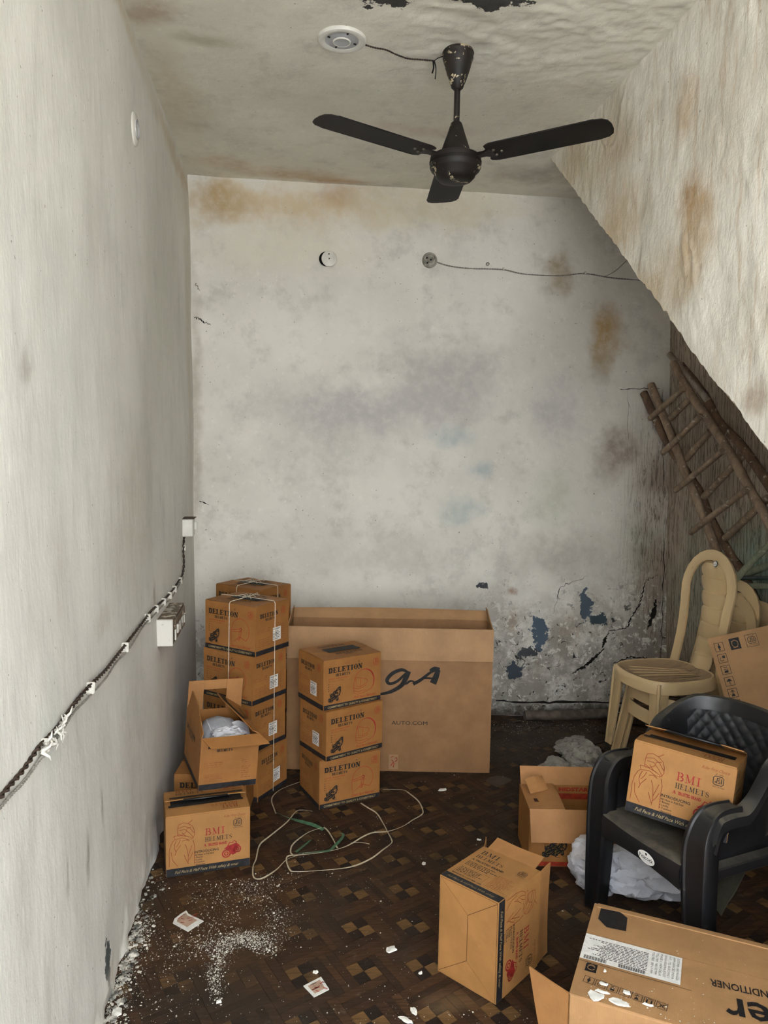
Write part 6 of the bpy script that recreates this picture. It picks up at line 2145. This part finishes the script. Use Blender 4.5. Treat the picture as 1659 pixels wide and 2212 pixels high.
flake(.826, 2.804, .050, .040, .1, 2, 'large ragged plaster flake behind the end-standing carton')
flake(-.184, 2.049, .020, .014, .1, 3, 'small white flake near the bottom left of the parquet')
flake(.508, 2.699, .022, .020, .9, 4, 'small flake between the strap tangle and the end-standing carton')
flake(.088, 2.144, .018, .016, .4, 5, 'small white flake just above the maroon-edged sachet')
flake(.395, 2.110, .015, .013, .4, 6, 'tiny white flake at the left foot of the end-standing carton')
flake(.757, 2.85, .026, .014, -.4, 7, 'narrow flake just left of the large ragged flake')
flake(1.175, 3.40, .030, .022, .4, 8, 'pale flake on the floor left of the plastic bag')
flake(.325, 1.930, .055, .020, -.7, 9, 'long white flake at the bottom edge of the picture')
flake(.352, 1.960, .020, .040, .2, 10, 'upright white flake beside the long one at the bottom edge')
flake(.275, 1.90, .03, .024, .2, 12, 'white flake cut by the bottom edge of the picture')
flake(-.455, 2.035, .038, .045, .2, 13, 'pale plaster lump against the left wall near the bottom')
flake(.70, 3.30, .055, .025, .2, 14, 'faint pale plaster scuff in front of the tall carton')
zt = .2845
for k, (x, y, w, l, lb) in enumerate(((.716, 1.607, .046, .040, 'largest white flake near the left edge of the air conditioner carton'), (.762, 1.582, .058, .026, 'ragged white flake on the front edge of the air conditioner carton'),
        (.737, 1.618, .040, .014, 'long thin flake above the largest one on the air conditioner carton'), (.751, 1.643, .026, .014, 'small grey-white flake over the second handling symbol'),
        (.792, 1.611, .024, .018, 'angular flake over the fourth handling symbol'), (.824, 1.568, .036, .010, 'thin sliver flake below the last handling symbols'), (.772, 1.687, .008, .014, 'tiny flake under the address label'))):
    flake(x, y, w, l, -.5, 40 + k, lb, z=zt, t_=.002, group='plaster flakes on the air conditioner carton')

# crumbs nobody could count
CL = [(-0.48, 2.482, .02, .05, 160), (-0.455, 2.40, .025, .04, 420), (-0.468, 2.327, .022, .04, 420), (-0.48, 2.243, .02, .04, 300), (-0.475, 2.143, .03, .06, 350), (-0.465, 2.035, .03, .06, 400), (-0.422, 2.68, .03, .05, 70), (-0.32, 2.66, .05, .03, 120), (-0.232, 2.55, .07, .05, 260),
      (-0.159, 2.627, .06, .03, 160), (-0.092, 2.564, .05, .04, 240), (-0.03, 2.644, .05, .04, 120), (-0.205, 2.418, .06, .05, 220), (-0.154, 2.319, .03, .02, 380), (-0.12, 2.335, .03, .015, 300), (-0.082, 2.30, .025, .02, 380), (-0.05, 2.27, .02, .02, 160), (-0.026, 2.353, .04, .05, 240), (-0.03, 2.45, .03, .04, 160),
      (-0.19, 2.28, .025, .025, 300), (-0.20, 2.22, .018, .03, 260), (-0.205, 2.155, .012, .03, 240), (-0.19, 2.09, .012, .025, 120), (-0.30, 2.334, .06, .05, 200), (-0.243, 2.30, .04, .03, 260), (-0.36, 2.231, .06, .07, 220), (-0.30, 2.05, .08, .08, 160),
      (0.3, 2.3, .35, .45, 420), (.1, 2.8, .25, .25, 160), (.6, 2.5, .35, .5, 260), (1.0, 3.4, .35, .35, 160), (1.5, 4.05, .30, .06, 700), (1.3, 3.9, .35, .15, 240), (.4, 1.95, .25, .05, 160)]
AB = []; 
verts = []; faces = []
for cx, cy, sx, sy, n in CL:
    X_ = RNG.normal(cx, sx, n); Y_ = RNG.normal(cy, sy, n); S_ = np.exp(RNG.normal(-6.45, .50, n))
    for x, y, s in zip(X_, Y_, S_):
        s = min(s, .0065)
        if x < -.487 or y > 4.19: continue
        # keep clear of things standing on the floor
        if -.43 < x < -.11 and y > 2.66: continue
        if .3 < x < .75 and 1.95 < y < 2.3 and abs((x - .57)) < .17: continue
        if .12 < x < .5 and 3.1 < y < 3.5: continue
        b = len(verts); a_ = RNG.uniform(0, 6.28, 4)
        for k in range(4): verts.append((x + s * math.cos(a_[0] + k * 1.57) * (.6 + .4 * math.sin(a_[1] + k)), y + s * math.sin(a_[0] + k * 1.57) * (.6 + .4 * math.cos(a_[2] + k)), .0004))
        verts.append((x, y, .0006 + s * .6))
        faces += [(b, b + 1, b + 4), (b + 1, b + 2, b + 4), (b + 2, b + 3, b + 4), (b + 3, b, b + 4)]
me = bpy.data.meshes.new('plaster_crumbs'); me.from_pydata(verts, [], faces); me.materials.append(simple('plaster_crumb', (200, 196, 182), .85, .15, 200))
o_ = link('plaster_crumbs', me); tag(o_, 'white plaster crumbs scattered over the floor, thick along the left wall', 'plaster crumbs', kind='stuff')
verts = []; faces = []
rs_ = np.random.default_rng(3)
for _ in range(170):
    if rs_.random() < .6: u = rs_.uniform(.04, .5); v = abs(rs_.normal(0, .05))
    else: u = rs_.uniform(0.02, .7); v = rs_.uniform(0, .36)
    p_ = Vector((.659, 1.626, 0)) + Vector((math.cos(-.535), math.sin(-.535), 0)) * u + Vector((-math.sin(-.535), math.cos(-.535), 0)) * v
    s = min(math.exp(rs_.normal(-6.9, .45)), .004); b = len(verts); a0 = rs_.uniform(0, 6)
    for k in range(4): verts.append((p_.x + s * math.cos(a0 + k * 1.57), p_.y + s * .8 * math.sin(a0 + k * 1.57), .2842))
    verts.append((p_.x, p_.y, .2846 + s * .5)); faces += [(b, b + 1, b + 4), (b + 1, b + 2, b + 4), (b + 2, b + 3, b + 4), (b + 3, b, b + 4)]
me = bpy.data.meshes.new('carton_crumbs'); me.from_pydata(verts, [], faces); me.materials.append(bpy.data.materials['plaster_crumb'])
o_ = link('carton_crumbs', me); tag(o_, 'tiny plaster crumbs scattered over the air conditioner carton', 'plaster crumbs', kind='stuff')
# rubble along the foot of the left wall
rb = random.Random(5)
verts = MB()
for _ in range(430):
    y = rb.choice([rb.uniform(1.75, 2.75), rb.gauss(2.36, .07), rb.gauss(2.2, .05), rb.gauss(1.98, .1)]); x = -.484 + abs(rb.gauss(0, .026)); s = math.exp(rb.gauss(-5.75, .5)); s = min(s, .011)
    verts.T = Matrix.Translation((x, y, s * .3)) @ Matrix.Rotation(rb.uniform(0, 6), 4, 'Z')
    verts.cbox((-s, -s * .7, -s * .3), (s, s * .7, s * .5), s * .25)
o_ = verts.build('wall_rubble', simple('grey_rubble', (184, 180, 170), .9, .46, 34)); tag(o_, 'grey plaster rubble heaped along the foot of the left wall', 'rubble', kind='stuff')
